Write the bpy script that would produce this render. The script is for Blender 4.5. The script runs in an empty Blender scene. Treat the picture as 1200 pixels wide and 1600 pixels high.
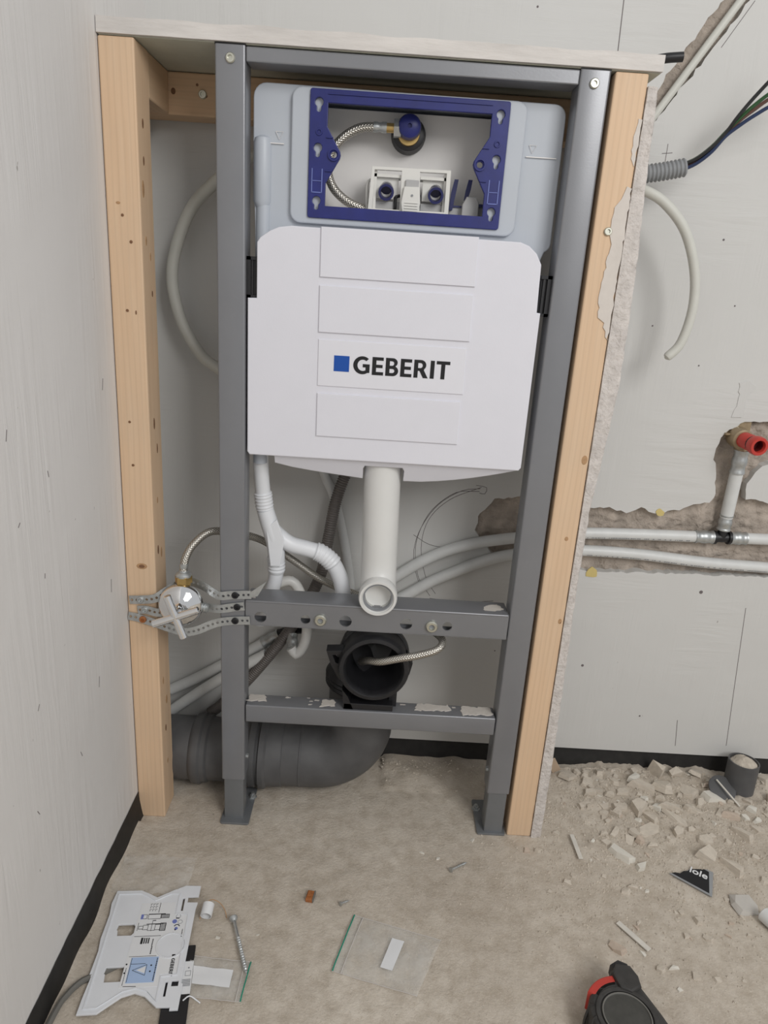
import bpy, bmesh, math, random
from mathutils import Vector, Matrix, noise

random.seed(7)
S = bpy.context.scene
COL = S.collection
PI = math.pi

# ------------------------------------------------------------------ camera, light, exposure
cam_d = bpy.data.cameras.new('camera')
cam = bpy.data.objects.new('camera', cam_d)
COL.objects.link(cam)
right = Vector((0.99804, 0.00326, 0.06246)); up = Vector((-0.06038, 0.31042, 0.94868)); fwd = Vector((0.01629, 0.95059, -0.31001))
M3 = Matrix((right, up, -fwd)).transposed()
cam.matrix_world = Matrix.Translation((-0.0177, -1.0236, 0.9244)) @ M3.to_4x4()
cam_d.sensor_fit = 'VERTICAL'
cam_d.sensor_height = 36.0
cam_d.sensor_width = 27.0
cam_d.lens = 36.0 * 1109.0 / 1600.0
cam_d.clip_start = 0.02
S.camera = cam

world = bpy.data.worlds.new('world')
S.world = world
world.use_nodes = True
bg = world.node_tree.nodes['Background']
bg.inputs['Color'].default_value = (0.98, 0.985, 1.0, 1)
bg.inputs['Strength'].default_value = 0.57

def area(name, loc, target, sx, sy, power, col):
    d = bpy.data.lights.new(name, 'AREA')
    d.shape = 'RECTANGLE'; d.size = sx; d.size_y = sy; d.energy = power; d.color = col
    o = bpy.data.objects.new(name, d); COL.objects.link(o)
    o.location = loc
    o.rotation_euler = (Vector(target) - Vector(loc)).to_track_quat('-Z', 'Y').to_euler()
    return o
area('window_daylight', (1.25, -2.15, 2.12), (0.1, 0.0, 0.5), 1.0, 1.2, 43, (1.0, 0.985, 0.965))

S.view_settings.view_transform = 'Standard'
S.view_settings.look = 'None'
S.view_settings.gamma = 1.0
S.view_settings.use_curve_mapping = False
S.view_settings.exposure = -0.22

# ------------------------------------------------------------------ materials
def _new(name):
    m = bpy.data.materials.new(name); m.use_nodes = True
    nt = m.node_tree
    return m, nt, nt.nodes['Principled BSDF']

def mix_rgb(nt, fac, a, b):
    n = nt.nodes.new('ShaderNodeMix'); n.data_type = 'RGBA'
    for sock, v in ((n.inputs['Factor'], fac), (n.inputs['A'], a), (n.inputs['B'], b)):
        pass
    def put(s, v):
        if isinstance(v, (int, float)): s.default_value = v
        elif isinstance(v, tuple): s.default_value = v if len(v) == 4 else (*v, 1)
        else: nt.links.new(v, s)
    put(n.inputs[0], fac); put(n.inputs[6], a); put(n.inputs[7], b)
    return n.outputs[2]

def coords(nt, scale=(1, 1, 1), kind='Object', rot=(0, 0, 0)):
    t = nt.nodes.new('ShaderNodeTexCoord'); mp = nt.nodes.new('ShaderNodeMapping')
    nt.links.new(t.outputs[kind], mp.inputs['Vector'])
    mp.inputs['Scale'].default_value = scale; mp.inputs['Rotation'].default_value = rot
    return mp.outputs['Vector']

def noise_n(nt, vec, scale, detail=4, rough=0.55):
    n = nt.nodes.new('ShaderNodeTexNoise')
    nt.links.new(vec, n.inputs['Vector'])
    n.inputs['Scale'].default_value = scale; n.inputs['Detail'].default_value = detail; n.inputs['Roughness'].default_value = rough
    return n.outputs['Fac']

def ramp(nt, fac, stops):
    r = nt.nodes.new('ShaderNodeValToRGB')
    nt.links.new(fac, r.inputs['Fac'])
    e = r.color_ramp.elements
    while len(e) < len(stops): e.new(0.5)
    for el, (p, c) in zip(e, stops):
        el.position = p
        el.color = (c, c, c, 1) if isinstance(c, (int, float)) else (*c, 1)
    return r.outputs['Color']

def bump(nt, b, h, strength, dist=0.002):
    n = nt.nodes.new('ShaderNodeBump'); n.inputs['Strength'].default_value = strength; n.inputs['Distance'].default_value = dist
    nt.links.new(h, n.inputs['Height']); nt.links.new(n.outputs['Normal'], b.inputs['Normal'])
    return n

def plain(name, col, rough=0.5, metal=0.0, var=0.06, vscale=40, bstr=0.0, bscale=300, stretch=(1, 1, 1), spec=0.5, bdist=0.001):
    m, nt, b = _new(name)
    v = coords(nt, stretch)
    f = noise_n(nt, v, vscale)
    d = tuple(max(0, c * (1 - var * 2)) for c in col); l = tuple(min(1, c * (1 + var * 2)) for c in col)
    nt.links.new(mix_rgb(nt, f, d, l), b.inputs['Base Color'])
    b.inputs['Roughness'].default_value = rough; b.inputs['Metallic'].default_value = metal
    b.inputs['Specular IOR Level'].default_value = spec
    if bstr: bump(nt, b, noise_n(nt, v, bscale, 6), bstr, bdist)
    return m

def paint_wall(name, col, strokes, vertical=False, dirt=True):
    m, nt, b = _new(name)
    v = coords(nt)
    big = noise_n(nt, v, 3.0, 3)
    c = mix_rgb(nt, big, tuple(x * 0.94 for x in col), tuple(min(1, x * 1.05) for x in col))
    if dirt:
        sp = noise_n(nt, coords(nt, (1, 1, 0.6)), 85, 2)
        c = mix_rgb(nt, ramp(nt, sp, [(0.755, 0.0), (0.79, 0.6)]), c, (0.22, 0.2, 0.18))
    nt.links.new(c, b.inputs['Base Color'])
    b.inputs['Roughness'].default_value = 0.75
    def stroke(sc, rot):
        n1 = nt.nodes.new('ShaderNodeTexNoise'); nt.links.new(coords(nt, sc, rot=rot), n1.inputs['Vector'])
        n1.inputs['Scale'].default_value = 60; n1.inputs['Detail'].default_value = 5; n1.inputs['Distortion'].default_value = 0.6
        return n1.outputs['Fac']
    a = stroke(strokes, (0, 0, 0)); bb = stroke((0.10, strokes[1], 1.0) if strokes[1] >= 1 and strokes[0] == 1.0 and not vertical else strokes, (0.0, 0.35, 0.0))
    n2 = noise_n(nt, v, 3.2, 2)
    mixn = mix_rgb(nt, ramp(nt, n2, [(0.46, 0.0), (0.56, 1.0)]), a, bb)
    n3 = ramp(nt, noise_n(nt, coords(nt, (1, 1, 1)), 6.5, 2), [(0.40, 0.15), (0.62, 1.0)])
    mul = nt.nodes.new('ShaderNodeMath'); mul.operation = 'MULTIPLY'
    nt.links.new(mixn, mul.inputs[0]); nt.links.new(n3, mul.inputs[1])
    bump(nt, b, mul.outputs[0], 0.7, 0.0026)
    return m

def wood(name, axis, c1, c2, gray=0.0):
    m, nt, b = _new(name)
    sc = [46, 46, 46]; sc[axis] = 1.6
    v = coords(nt, tuple(sc))
    n = nt.nodes.new('ShaderNodeTexNoise'); nt.links.new(v, n.inputs['Vector'])
    n.inputs['Scale'].default_value = 3.2; n.inputs['Detail'].default_value = 4; n.inputs['Distortion'].default_value = 0.5
    w = nt.nodes.new('ShaderNodeTexWave'); w.wave_type = 'BANDS'; w.bands_direction = 'X' if axis != 0 else 'Z'
    sv = [1, 1, 1]; sv[axis] = 0.08
    nt.links.new(coords(nt, tuple(sv)), w.inputs['Vector'])
    w.inputs['Scale'].default_value = 38; w.inputs['Distortion'].default_value = 6.5; w.inputs['Detail'].default_value = 2; w.inputs['Detail Scale'].default_value = 0.6
    c = mix_rgb(nt, n.outputs['Fac'], c1, c2)
    c = mix_rgb(nt, ramp(nt, w.outputs['Fac'], [(0.6, 0.0), (1.0, 0.14)]), c, tuple(x * 0.62 for x in c1))
    f2 = noise_n(nt, coords(nt), 5, 3)
    c = mix_rgb(nt, ramp(nt, f2, [(0.4, 0.0), (0.8, 0.35)]), c, (0.52, 0.44, 0.34))
    nt.links.new(c, b.inputs['Base Color'])
    b.inputs['Roughness'].default_value = 0.62
    bump(nt, b, n.outputs['Fac'], 0.25, 0.001)
    return m

def floor_mat(name):
    m, nt, b = _new(name)
    v = coords(nt)
    f1 = noise_n(nt, v, 4.0, 5, 0.6); f2 = noise_n(nt, v, 38, 6, 0.65); f3 = noise_n(nt, v, 420, 3, 0.6)
    c = mix_rgb(nt, ramp(nt, f1, [(0.3, 0.0), (0.72, 1.0)]), (0.475, 0.415, 0.345), (0.675, 0.615, 0.53))
    c = mix_rgb(nt, ramp(nt, f2, [(0.35, 0.5), (0.6, 0.0)]), c, (0.35, 0.29, 0.22))
    c = mix_rgb(nt, ramp(nt, f3, [(0.55, 0.0), (0.72, 0.5)]), c, (0.70, 0.64, 0.55))
    f4 = noise_n(nt, coords(nt, (1, 1.7, 1)), 150, 2)
    c = mix_rgb(nt, ramp(nt, f4, [(0.74, 0.0), (0.79, 0.75)]), c, (0.13, 0.11, 0.09))
    nt.links.new(c, b.inputs['Base Color'])
    b.inputs['Roughness'].default_value = 0.92; b.inputs['Specular IOR Level'].default_value = 0.2
    add = nt.nodes.new('ShaderNodeMath'); add.operation = 'ADD'
    nt.links.new(noise_n(nt, v, 230, 5, 0.65), add.inputs[0]); nt.links.new(f2, add.inputs[1])
    bump(nt, b, add.outputs[0], 0.6, 0.0028)
    return m

def braid(name):
    m, nt, b = _new(name)
    t = nt.nodes.new('ShaderNodeTexCoord')
    outs = []
    for s in (1, -1):
        mp = nt.nodes.new('ShaderNodeMapping'); nt.links.new(t.outputs['UV'], mp.inputs['Vector'])
        mp.inputs['Rotation'].default_value = (0, 0, s * 0.8)
        w = nt.nodes.new('ShaderNodeTexWave'); nt.links.new(mp.outputs['Vector'], w.inputs['Vector'])
        w.inputs['Scale'].default_value = 110; w.bands_direction = 'X'
        outs.append(w.outputs['Fac'])
    mx = nt.nodes.new('ShaderNodeMath'); mx.operation = 'MAXIMUM'
    nt.links.new(outs[0], mx.inputs[0]); nt.links.new(outs[1], mx.inputs[1])
    c = mix_rgb(nt, mx.outputs[0], (0.045, 0.04, 0.034), (0.66, 0.63, 0.57))
    nt.links.new(c, b.inputs['Base Color']); b.inputs['Metallic'].default_value = 0.9; b.inputs['Roughness'].default_value = 0.28
    bump(nt, b, mx.outputs[0], 0.6, 0.0008)
    return m

def film(name, col=(0.9, 0.9, 0.88), alpha=0.2):
    m, nt, b = _new(name)
    b.inputs['Base Color'].default_value = (*col, 1); b.inputs['Roughness'].default_value = 0.16
    f = noise_n(nt, coords(nt), 30, 3)
    nt.links.new(ramp(nt, f, [(0.3, alpha * 0.5), (0.75, min(1, alpha * 1.9))]), b.inputs['Alpha'])
    bump(nt, b, f, 0.7, 0.006)
    return m

MT = {
    'wall_left': paint_wall('paint_left', (0.70, 0.685, 0.668), (1, 1.0, 0.06), True),
    'wall_back': paint_wall('paint_back', (0.615, 0.612, 0.594), (1.0, 1, 0.07)),
    'masonry': plain('masonry', (0.44, 0.38, 0.325), 0.95, var=0.3, vscale=34, bstr=1.0, bscale=70, bdist=0.009),
    'floor': floor_mat('dusty_concrete'),
    'pine_z': wood('pine_upright', 2, (0.68, 0.46, 0.285), (0.78, 0.575, 0.39)),
    'pine_x': wood('pine_lying', 0, (0.62, 0.41, 0.25), (0.74, 0.53, 0.34)),
    'pine_y': wood('pine_block', 1, (0.62, 0.41, 0.25), (0.74, 0.53, 0.34)),
    'knot': plain('knot', (0.20, 0.10, 0.05), 0.7, var=0.2, vscale=200),
    'knot_light': plain('knot_light', (0.45, 0.27, 0.14), 0.7, var=0.2, vscale=200),
    'gypsum': plain('gypsum', (0.66, 0.63, 0.60), 0.95, var=0.13, vscale=30, bstr=0.5, bscale=120, bdist=0.002, stretch=(.35,1,1.6)),
    'gypsum_side': plain('gypsum_torn', (0.64, 0.595, 0.56), 0.95, var=0.13, vscale=70, bstr=1.0, bscale=110, bdist=0.005),
    'board_paper': plain('board_paper', (0.50, 0.50, 0.42), 0.9, var=0.05),
    'steel_paint': plain('grey_frame_paint', (0.245, 0.25, 0.265), 0.34, metal=0.4, var=0.05, vscale=14, bstr=0.06, bscale=500),
    'steel_dark': plain('grey_foot_paint', (0.20, 0.21, 0.22), 0.45, metal=0.35, var=0.05),
    'bolt': plain('bolt_zinc', (0.62, 0.62, 0.54), 0.32, metal=0.9, var=0.08, vscale=120),
    'zinc': plain('galvanised', (0.52, 0.54, 0.54), 0.42, metal=0.8, var=0.14, vscale=160),
    'chrome': plain('chrome', (0.86, 0.87, 0.88), 0.06, metal=1.0, var=0.0),
    'brass': plain('brass', (0.62, 0.43, 0.17), 0.3, metal=0.9, var=0.1, vscale=90),
    'bronze': plain('bronze', (0.36, 0.28, 0.18), 0.5, metal=0.6, var=0.15, vscale=90),
    'black': plain('black_plastic', (0.013, 0.013, 0.015), 0.4, var=0.1),
    'black_dusty': plain('black_rubber', (0.016, 0.016, 0.018), 0.42, var=0.3, vscale=60, bstr=0.2, bscale=200),
    'membrane': plain('black_membrane', (0.012, 0.011, 0.010), 0.6, var=0.6, vscale=60),
    'tank': plain('tank_plastic', (0.49, 0.525, 0.575), 0.42, var=0.015, vscale=20),
    'tank_in': plain('tank_inner_brightened', (0.82, 0.80, 0.78), 0.45, var=0.03, vscale=20),  # paler than the tank: colour stands in for light passing through its walls
    'foam': plain('white_foam', (0.745, 0.745, 0.80), 0.8, var=0.012, vscale=30, bstr=0.12, bscale=420, bdist=0.0008),
    'label_white': plain('label_white', (0.765, 0.765, 0.815), 0.5, var=0.01),
    'paper': plain('paper', (0.755, 0.765, 0.775), 0.6, var=0.01),
    'ink': plain('ink', (0.008, 0.008, 0.010), 0.7, var=0.0),
    'ink_grey': plain('ink_grey', (0.25, 0.26, 0.28), 0.5, var=0.0),
    'logo_blue': plain('logo_blue', (0.004, 0.075, 0.38), 0.4, var=0.0),
    'print_blue': plain('print_blue', (0.40, 0.53, 0.76), 0.5, var=0.03),
    'dot_blue': plain('dot_blue', (0.16, 0.20, 0.50), 0.5, var=0.03),
    'blue': plain('blue_plastic', (0.015, 0.021, 0.155), 0.4, var=0.16, vscale=45, bstr=0.05),
    'blue_dark': plain('navy_plastic', (0.018, 0.022, 0.105), 0.35, var=0.1),
    'white_plastic': plain('white_plastic', (0.74, 0.735, 0.70), 0.35, var=0.01),
    'pp_white': plain('pipe_white', (0.72, 0.72, 0.70), 0.38, var=0.03, vscale=16),
    'cool_white': plain('drain_tube_white', (0.80, 0.82, 0.85), 0.4, var=0.02),
    'pex': plain('pex_white', (0.66, 0.67, 0.66), 0.4, var=0.05, vscale=50),
    'cream': plain('cream_conduit', (0.60, 0.60, 0.55), 0.5, var=0.03),
    'grey_plastic': plain('grey_plastic', (0.43, 0.43, 0.43), 0.45, var=0.03),
    'pvc_grey': plain('pvc_grey', (0.092, 0.092, 0.094), 0.5, var=0.22, vscale=22, bstr=0.1, bscale=160),
    'flex_grey': plain('flex_grey', (0.27, 0.28, 0.29), 0.5, var=0.06),
    'flex_dark': plain('flex_dark', (0.15, 0.135, 0.125), 0.5, var=0.1),
    'braid': braid('braided_steel'),
    'wire_black': plain('wire_black', (0.012, 0.012, 0.012), 0.4),
    'wire_green': plain('wire_green', (0.02, 0.075, 0.02), 0.4, var=0.2),
    'wire_blue': plain('wire_blue', (0.015, 0.03, 0.085), 0.4),
    'wire_brown': plain('wire_brown', (0.10, 0.045, 0.03), 0.4),
    'red': plain('red_plastic', (0.50, 0.045, 0.032), 0.4, var=0.06),
    'red_shaded': plain('red_bore_shade', (0.12, 0.008, 0.008), 0.6),  # darkened copy of the red, shade of the bore put into the colour
    'film': film('clear_film', (0.80, 0.80, 0.77), alpha=0.24),
    'film_dim': film('clear_film_crumpled', alpha=0.13),
    'zip_green': plain('zip_green', (0.01, 0.26, 0.17), 0.4),
    'zip_clear': plain('zip_pale', (0.56, 0.53, 0.50), 0.4),
    'template': plain('template_plastic', (0.74, 0.76, 0.79), 0.35, var=0.02),
    'rubble': plain('rubble', (0.56, 0.50, 0.42), 0.95, var=0.2, vscale=70, bstr=0.9, bscale=130, bdist=0.005),
    'rubble_white': plain('rubble_painted', (0.64, 0.61, 0.55), 0.85, var=0.1, vscale=40, bstr=0.4, bscale=150, bdist=0.002),
    'rubble_brown': plain('rubble_brown', (0.47, 0.385, 0.31), 0.95, var=0.2, vscale=70, bstr=0.9, bscale=130, bdist=0.005),
    'rubble_grey': plain('rubble_grey', (0.48, 0.455, 0.42), 0.9, var=0.04, vscale=40, bstr=0.2, bscale=150, bdist=0.002),
    'shard': plain('shard', (0.575, 0.515, 0.435), 0.95, var=0.14, vscale=4, bstr=0.5, bscale=7, bdist=0.0015),
    'shard_white': plain('shard_painted', (0.70, 0.67, 0.60), 0.85, var=0.09, vscale=3, bstr=0.25, bscale=7, bdist=0.001),
    'shard_brown': plain('shard_brown', (0.53, 0.44, 0.36), 0.95, var=0.12, vscale=4, bstr=0.35, bscale=7, bdist=0.0015),
    'shard_grey': plain('shard_grey', (0.52, 0.495, 0.455), 0.9, var=0.04, vscale=3, bstr=0.1, bscale=7, bdist=0.001),
    'dust': plain('plaster_dust', (0.60, 0.56, 0.51), 0.95, var=0.06, vscale=120, bstr=0.5, bscale=400),
    'smear': plain('plaster_smear', (0.66, 0.61, 0.56), 0.9, var=0.05, vscale=60, bstr=0.3, bscale=160),
    'rust': plain('rust_orange', (0.36, 0.13, 0.04), 0.6, var=0.2, vscale=200),
    'card': plain('card_tan', (0.52, 0.40, 0.29), 0.8),
    'pencil': plain('pencil', (0.16, 0.14, 0.14), 0.8),
    'yellow_stain': plain('yellow_foam_stain', (0.62, 0.50, 0.20), 0.8, var=0.1),
    'tape_black': plain('tape_case', (0.040, 0.038, 0.036), 0.55, var=0.3, vscale=70, bstr=0.2, bscale=260),
    'tape_disc': plain('tape_disc', (0.055, 0.054, 0.048), 0.6, var=0.2, vscale=90, bstr=0.3, bscale=400),
    'scuff': plain('scuffed_edge', (0.16, 0.155, 0.14), 0.6, var=0.1),
    'sticker_grey': plain('sticker_grey', (0.30, 0.31, 0.32), 0.45),
}

# ------------------------------------------------------------------ geometry helpers
WLOC = {}

class MB:
    def __init__(self): self.v = []; self.f = []; self.uv = None
    def add(self, vs, fs):
        n = len(self.v); self.v += [tuple(p) for p in vs]; self.f += [tuple(i + n for i in f) for f in fs]
        return self
    def box(self, x0, x1, y0, y1, z0, z1, bev=0.0, seg=2):
        bm = bmesh.new(); bmesh.ops.create_cube(bm, size=1)
        for v in bm.verts:
            v.co = Vector(((x0 + x1) / 2 + v.co.x * (x1 - x0), (y0 + y1) / 2 + v.co.y * (y1 - y0), (z0 + z1) / 2 + v.co.z * (z1 - z0)))
        if bev: bmesh.ops.bevel(bm, geom=bm.edges[:], offset=bev, segments=seg, affect='EDGES', profile=0.5)
        return self.bm(bm)
    def bm(self, bm):
        bm.verts.index_update()
        self.add([v.co[:] for v in bm.verts], [[v.index for v in f.verts] for f in bm.faces]); bm.free()
        return self
    def cyl(self, a, b, r, n=20, r2=None, cap=True):
        a = Vector(a); b = Vector(b); r2 = r if r2 is None else r2
        q = (b - a).to_track_quat('Z', 'Y')
        vs = []
        for p, rr in ((a, r), (b, r2)):
            for i in range(n):
                t = 2 * PI * i / n
                vs.append(p + q @ Vector((rr * math.cos(t), rr * math.sin(t), 0)))
        fs = [(i, (i + 1) % n, n + (i + 1) % n, n + i) for i in range(n)]
        if cap: fs += [tuple(range(n - 1, -1, -1)), tuple(range(n, 2 * n))]
        return self.add(vs, fs)
    def lathe(self, a, d, prof, n=28):
        a = Vector(a); q = Vector(d).to_track_quat('Z', 'Y'); vs = []; fs = []
        for r, h in prof:
            for i in range(n):
                t = 2 * PI * i / n
                vs.append(a + q @ Vector((max(r, 1e-5) * math.cos(t), max(r, 1e-5) * math.sin(t), h)))
        for k in range(len(prof) - 1):
            for i in range(n):
                j = (i + 1) % n
                fs.append((k * n + i, k * n + j, (k + 1) * n + j, (k + 1) * n + i))
        return self.add(vs, fs)
    def plate(self, loops, t0, t1, plane='xz', bev=0.0):
        """filled outline (first loop outer, others holes) between depths t0 and t1 along the plane's normal axis"""
        cu = bpy.data.curves.new('outline', 'CURVE'); cu.dimensions = '2D'; cu.fill_mode = 'BOTH'
        cu.extrude = max(1e-6, abs(t1 - t0) / 2 - bev); cu.bevel_depth = bev; cu.bevel_resolution = 1
        for k, lp in enumerate(loops):
            ar = sum(lp[i][0] * lp[(i + 1) % len(lp)][1] - lp[(i + 1) % len(lp)][0] * lp[i][1] for i in range(len(lp)))
            if (ar > 0) != (k == 0): lp = lp[::-1]
            s = cu.splines.new('POLY'); s.points.add(len(lp) - 1); s.use_cyclic_u = True
            for p, (u, v) in zip(s.points, lp): p.co = (u, v, 0, 1)
        o = bpy.data.objects.new('outline', cu)
        me = bpy.data.meshes.new_from_object(o)
        mid = (t0 + t1) / 2
        if plane == 'xz': vs = [(v.co.x, mid - v.co.z, v.co.y) for v in me.vertices]
        elif plane == 'xy': vs = [(v.co.x, v.co.y, mid + v.co.z) for v in me.vertices]
        else: vs = [(mid + v.co.z, v.co.x, v.co.y) for v in me.vertices]
        fs = [tuple(p.vertices) for p in me.polygons]
        bpy.data.objects.remove(o); bpy.data.curves.remove(cu); bpy.data.meshes.remove(me)
        return self.add(vs, fs)
    def tube(self, pts, r, n=12, step=0.006, cap=True, uvscale=None, spline=True):
        P = catmull(pts, step) if spline else [Vector(p) for p in pts]
        L = [0.0]
        for i in range(1, len(P)): L.append(L[-1] + (P[i] - P[i - 1]).length)
        T = [(P[min(i + 1, len(P) - 1)] - P[max(i - 1, 0)]).normalized() for i in range(len(P))]
        ref = Vector((0, 0, 1)) if abs(T[0].z) < 0.9 else Vector((1, 0, 0))
        N = (ref - T[0] * ref.dot(T[0])).normalized(); vs = []; fs = []; uv = {}
        for i, p in enumerate(P):
            N = (N - T[i] * N.dot(T[i])).normalized(); B = T[i].cross(N)
            rr = r(L[i], L[-1]) if callable(r) else r
            for k in range(n):
                a = 2 * PI * k / n
                vs.append(p + (N * math.cos(a) + B * math.sin(a)) * rr)
        m = len(P)
        for i in range(m - 1):
            for k in range(n):
                j = (k + 1) % n
                fs.append((i * n + k, i * n + j, (i + 1) * n + j, (i + 1) * n + k))
                if uvscale is not None:
                    r0 = r(L[i], L[-1]) if callable(r) else r
                    c = 2 * PI * r0 / n
                    uv[len(self.f) + len(fs) - 1] = [(L[i], k * c), (L[i], (k + 1) * c), (L[i + 1], (k + 1) * c), (L[i + 1], k * c)]
        if cap:
            fs.append(tuple(range(n - 1, -1, -1))); fs.append(tuple((m - 1) * n + k for k in range(n)))
        if uvscale is not None:
            self.uv = self.uv or {}; self.uv.update(uv)
        return self.add(vs, fs)

def catmull(pts, step):
    P = [Vector(p) for p in pts]
    if len(P) == 2:
        n = max(1, int((P[1] - P[0]).length / step))
        return [P[0].lerp(P[1], i / n) for i in range(n + 1)]
    E = [P[0] * 2 - P[1]] + P + [P[-1] * 2 - P[-2]]
    out = []
    for i in range(1, len(E) - 2):
        a, b, c, d = E[i - 1:i + 3]
        n = max(2, int((c - b).length / step))
        for k in range(n):
            t = k / n
            out.append(0.5 * ((2 * b) + (c - a) * t + (2 * a - 5 * b + 4 * c - d) * t * t + (3 * b - a - 3 * c + d) * t ** 3))
    out.append(P[-1])
    return out

def circ(cx, cy, r, n=20): return [(cx + r * math.cos(2 * PI * i / n), cy + r * math.sin(2 * PI * i / n)) for i in range(n)]
def arc(cx, cy, r, a0, a1, n=8, ry=None):
    ry = r if ry is None else ry
    return [(cx + r * math.cos(math.radians(a0 + (a1 - a0) * i / n)), cy + ry * math.sin(math.radians(a0 + (a1 - a0) * i / n))) for i in range(n + 1)]
def rrect(x0, x1, y0, y1, r, n=5):
    return arc(x1 - r, y0 + r, r, -90, 0, n) + arc(x1 - r, y1 - r, r, 0, 90, n) + arc(x0 + r, y1 - r, r, 90, 180, n) + arc(x0 + r, y0 + r, r, 180, 270, n)
def rag(lp, seg, amp, seed=1, closed=True):
    rn = random.Random(seed); out = []
    m = len(lp) if closed else len(lp) - 1
    for i in range(m):
        a = Vector(lp[i]); b = Vector(lp[(i + 1) % len(lp)]); n = max(1, int((b - a).length / seg))
        for k in range(n):
            p = a.lerp(b, k / n)
            out.append((p.x + rn.uniform(-amp, amp), p.y + rn.uniform(-amp, amp)))
    if not closed: out.append(tuple(lp[-1]))
    return out

def mk(name, mb, mat, parent=None, smooth=False, label=None, cat=None, group=None, kind=None, angle=0.6):
    xs = [v[0] for v in mb.v]; ys = [v[1] for v in mb.v]; zs = [v[2] for v in mb.v]
    base = Vector(((min(xs) + max(xs)) / 2, (min(ys) + max(ys)) / 2, min(zs)))
    me = bpy.data.meshes.new(name)
    me.from_pydata([tuple(Vector(v) - base) for v in mb.v], [], mb.f)
    if mb.uv:
        ul = me.uv_layers.new(name='UVMap')
        for p in me.polygons:
            if p.index in mb.uv:
                for li, c in zip(p.loop_indices, mb.uv[p.index]): ul.data[li].uv = c
    me.materials.append(MT[mat] if isinstance(mat, str) else mat)
    bm = bmesh.new(); bm.from_mesh(me); bmesh.ops.recalc_face_normals(bm, faces=bm.faces[:])
    if smooth:
        for f in bm.faces: f.smooth = True
        for e in bm.edges:
            if len(e.link_faces) == 2 and e.calc_face_angle(0) > angle: e.smooth = False
    bm.to_mesh(me); bm.free()
    me.update()
    o = bpy.data.objects.new(name, me); COL.objects.link(o)
    WLOC[o.name] = base
    if parent is not None:
        o.parent = parent; o.location = base - WLOC[parent.name]
    else:
        o.location = base
    tag(o, label, cat, group, kind)
    return o

def tag(o, label=None, cat=None, group=None, kind=None):
    if label: o['label'] = label
    if cat: o['category'] = cat
    if group: o['group'] = group
    if kind: o['kind'] = kind
    return o

def thing(name, loc, label, cat, group=None):
    o = bpy.data.objects.new(name, None); COL.objects.link(o); o.location = loc
    o.empty_display_size = 0.03
    WLOC[o.name] = Vector(loc)
    return tag(o, label, cat, group)

def xf(mb, mat):
    mb.v = [tuple(mat @ Vector(v)) for v in mb.v]; return mb

def text_mb(txt, size, bold=0.0, t=0.0003):
    cu = bpy.data.curves.new('txt', 'FONT'); cu.body = txt; cu.size = size; cu.offset = bold; cu.extrude = t; cu.resolution_u = 3
    o = bpy.data.objects.new('txt', cu); me = bpy.data.meshes.new_from_object(o)
    mb = MB().add([v.co[:] for v in me.vertices], [tuple(p.vertices) for p in me.polygons])
    bpy.data.objects.remove(o); bpy.data.curves.remove(cu); bpy.data.meshes.remove(me)
    return mb

# ------------------------------------------------------------------ the setting
WY = 0.200       # plaster face of the rear wall
WX = -0.397      # face of the left wall

def floor_h(x, y):
    h = 0.0016 * noise.noise((x * 9, y * 9, 0)) + 0.001 * noise.noise((x * 40, y * 40, 3))
    if x > 0.31:
        k = min(1, (x - 0.31) / 0.15) * max(0, min(1, (y + 0.12) / 0.28))
        h += k * (0.011 + 0.004 * noise.noise((x * 110, y * 110, 12)) + 0.008 * noise.noise((x * 22, y * 22, 5)) + 0.004 * noise.noise((x * 60, y * 60, 8)))
    if 0.03 < x < 0.3 and y > 0.06: h += min(1, (y - 0.06) / 0.1) * 0.006 * (1 + noise.noise((x * 25, y * 25, 2)))
    if abs(x) < 0.4 and -0.02 < y < 0.1: h = min(h, 0.0008)
    elif x < -0.36: h += 0.012 * math.exp(-(x + 0.397) / 0.012) * (1 + .5 * noise.noise((y * 14, 0, 4)))
    return h
def make_floor():
    xs = [-0.45 + i * 0.006 for i in range(int(1.45 / 0.006))]; xs += [1.1, 1.4, 1.9, 2.6]
    ys = [-2.6, -1.8, -1.2, -0.8, -0.6] + [-0.5 + i * 0.006 for i in range(int(0.735 / 0.006) + 1)]
    mb = MB(); nx = len(xs)
    mb.v = [(x, y, floor_h(x, y) if x < 1.0 and y > -0.5 else 0.0) for y in ys for x in xs]
    mb.f = [(j * nx + i, j * nx + i + 1, (j + 1) * nx + i + 1, (j + 1) * nx + i) for j in range(len(ys) - 1) for i in range(nx - 1)]
    return mk('floor', mb, 'floor', smooth=True, angle=3.0, label='dusty bare concrete floor with grit', kind='structure')
floor = make_floor()

wall_left = mk('wall_left', MB().box(-0.45, WX, -2.2, 0.24, 0.046, 2.3), 'wall_left', label='pale painted plaster wall with vertical brush strokes', kind='structure')
for (y, z, ln, a) in [(-0.309, 0.749, 0.012, 0.3), (-0.047, 0.765, 0.016, 0.25), (-0.226, 0.686, 0.008, -0.2), (-0.302, 0.649, 0.006, 0.8), (-0.126, 0.348, 0.016, 0.2),
                      (-0.325, 0.290, 0.009, -0.5), (-0.256, 0.570, 0.006, 0.2), (-0.06, 0.47, 0.02, 0.12), (-0.30, 0.42, 0.008, 0.6), (-0.20, 0.28, 0.010, -0.4)]:
    dy, dz = math.sin(a) * ln / 2, math.cos(a) * ln / 2
    mk('wall_nick', MB().tube([(WX, y - dy, z - dz), (WX, y + dy, z + dz)], 0.0006, 5), 'pencil', wall_left)

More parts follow.
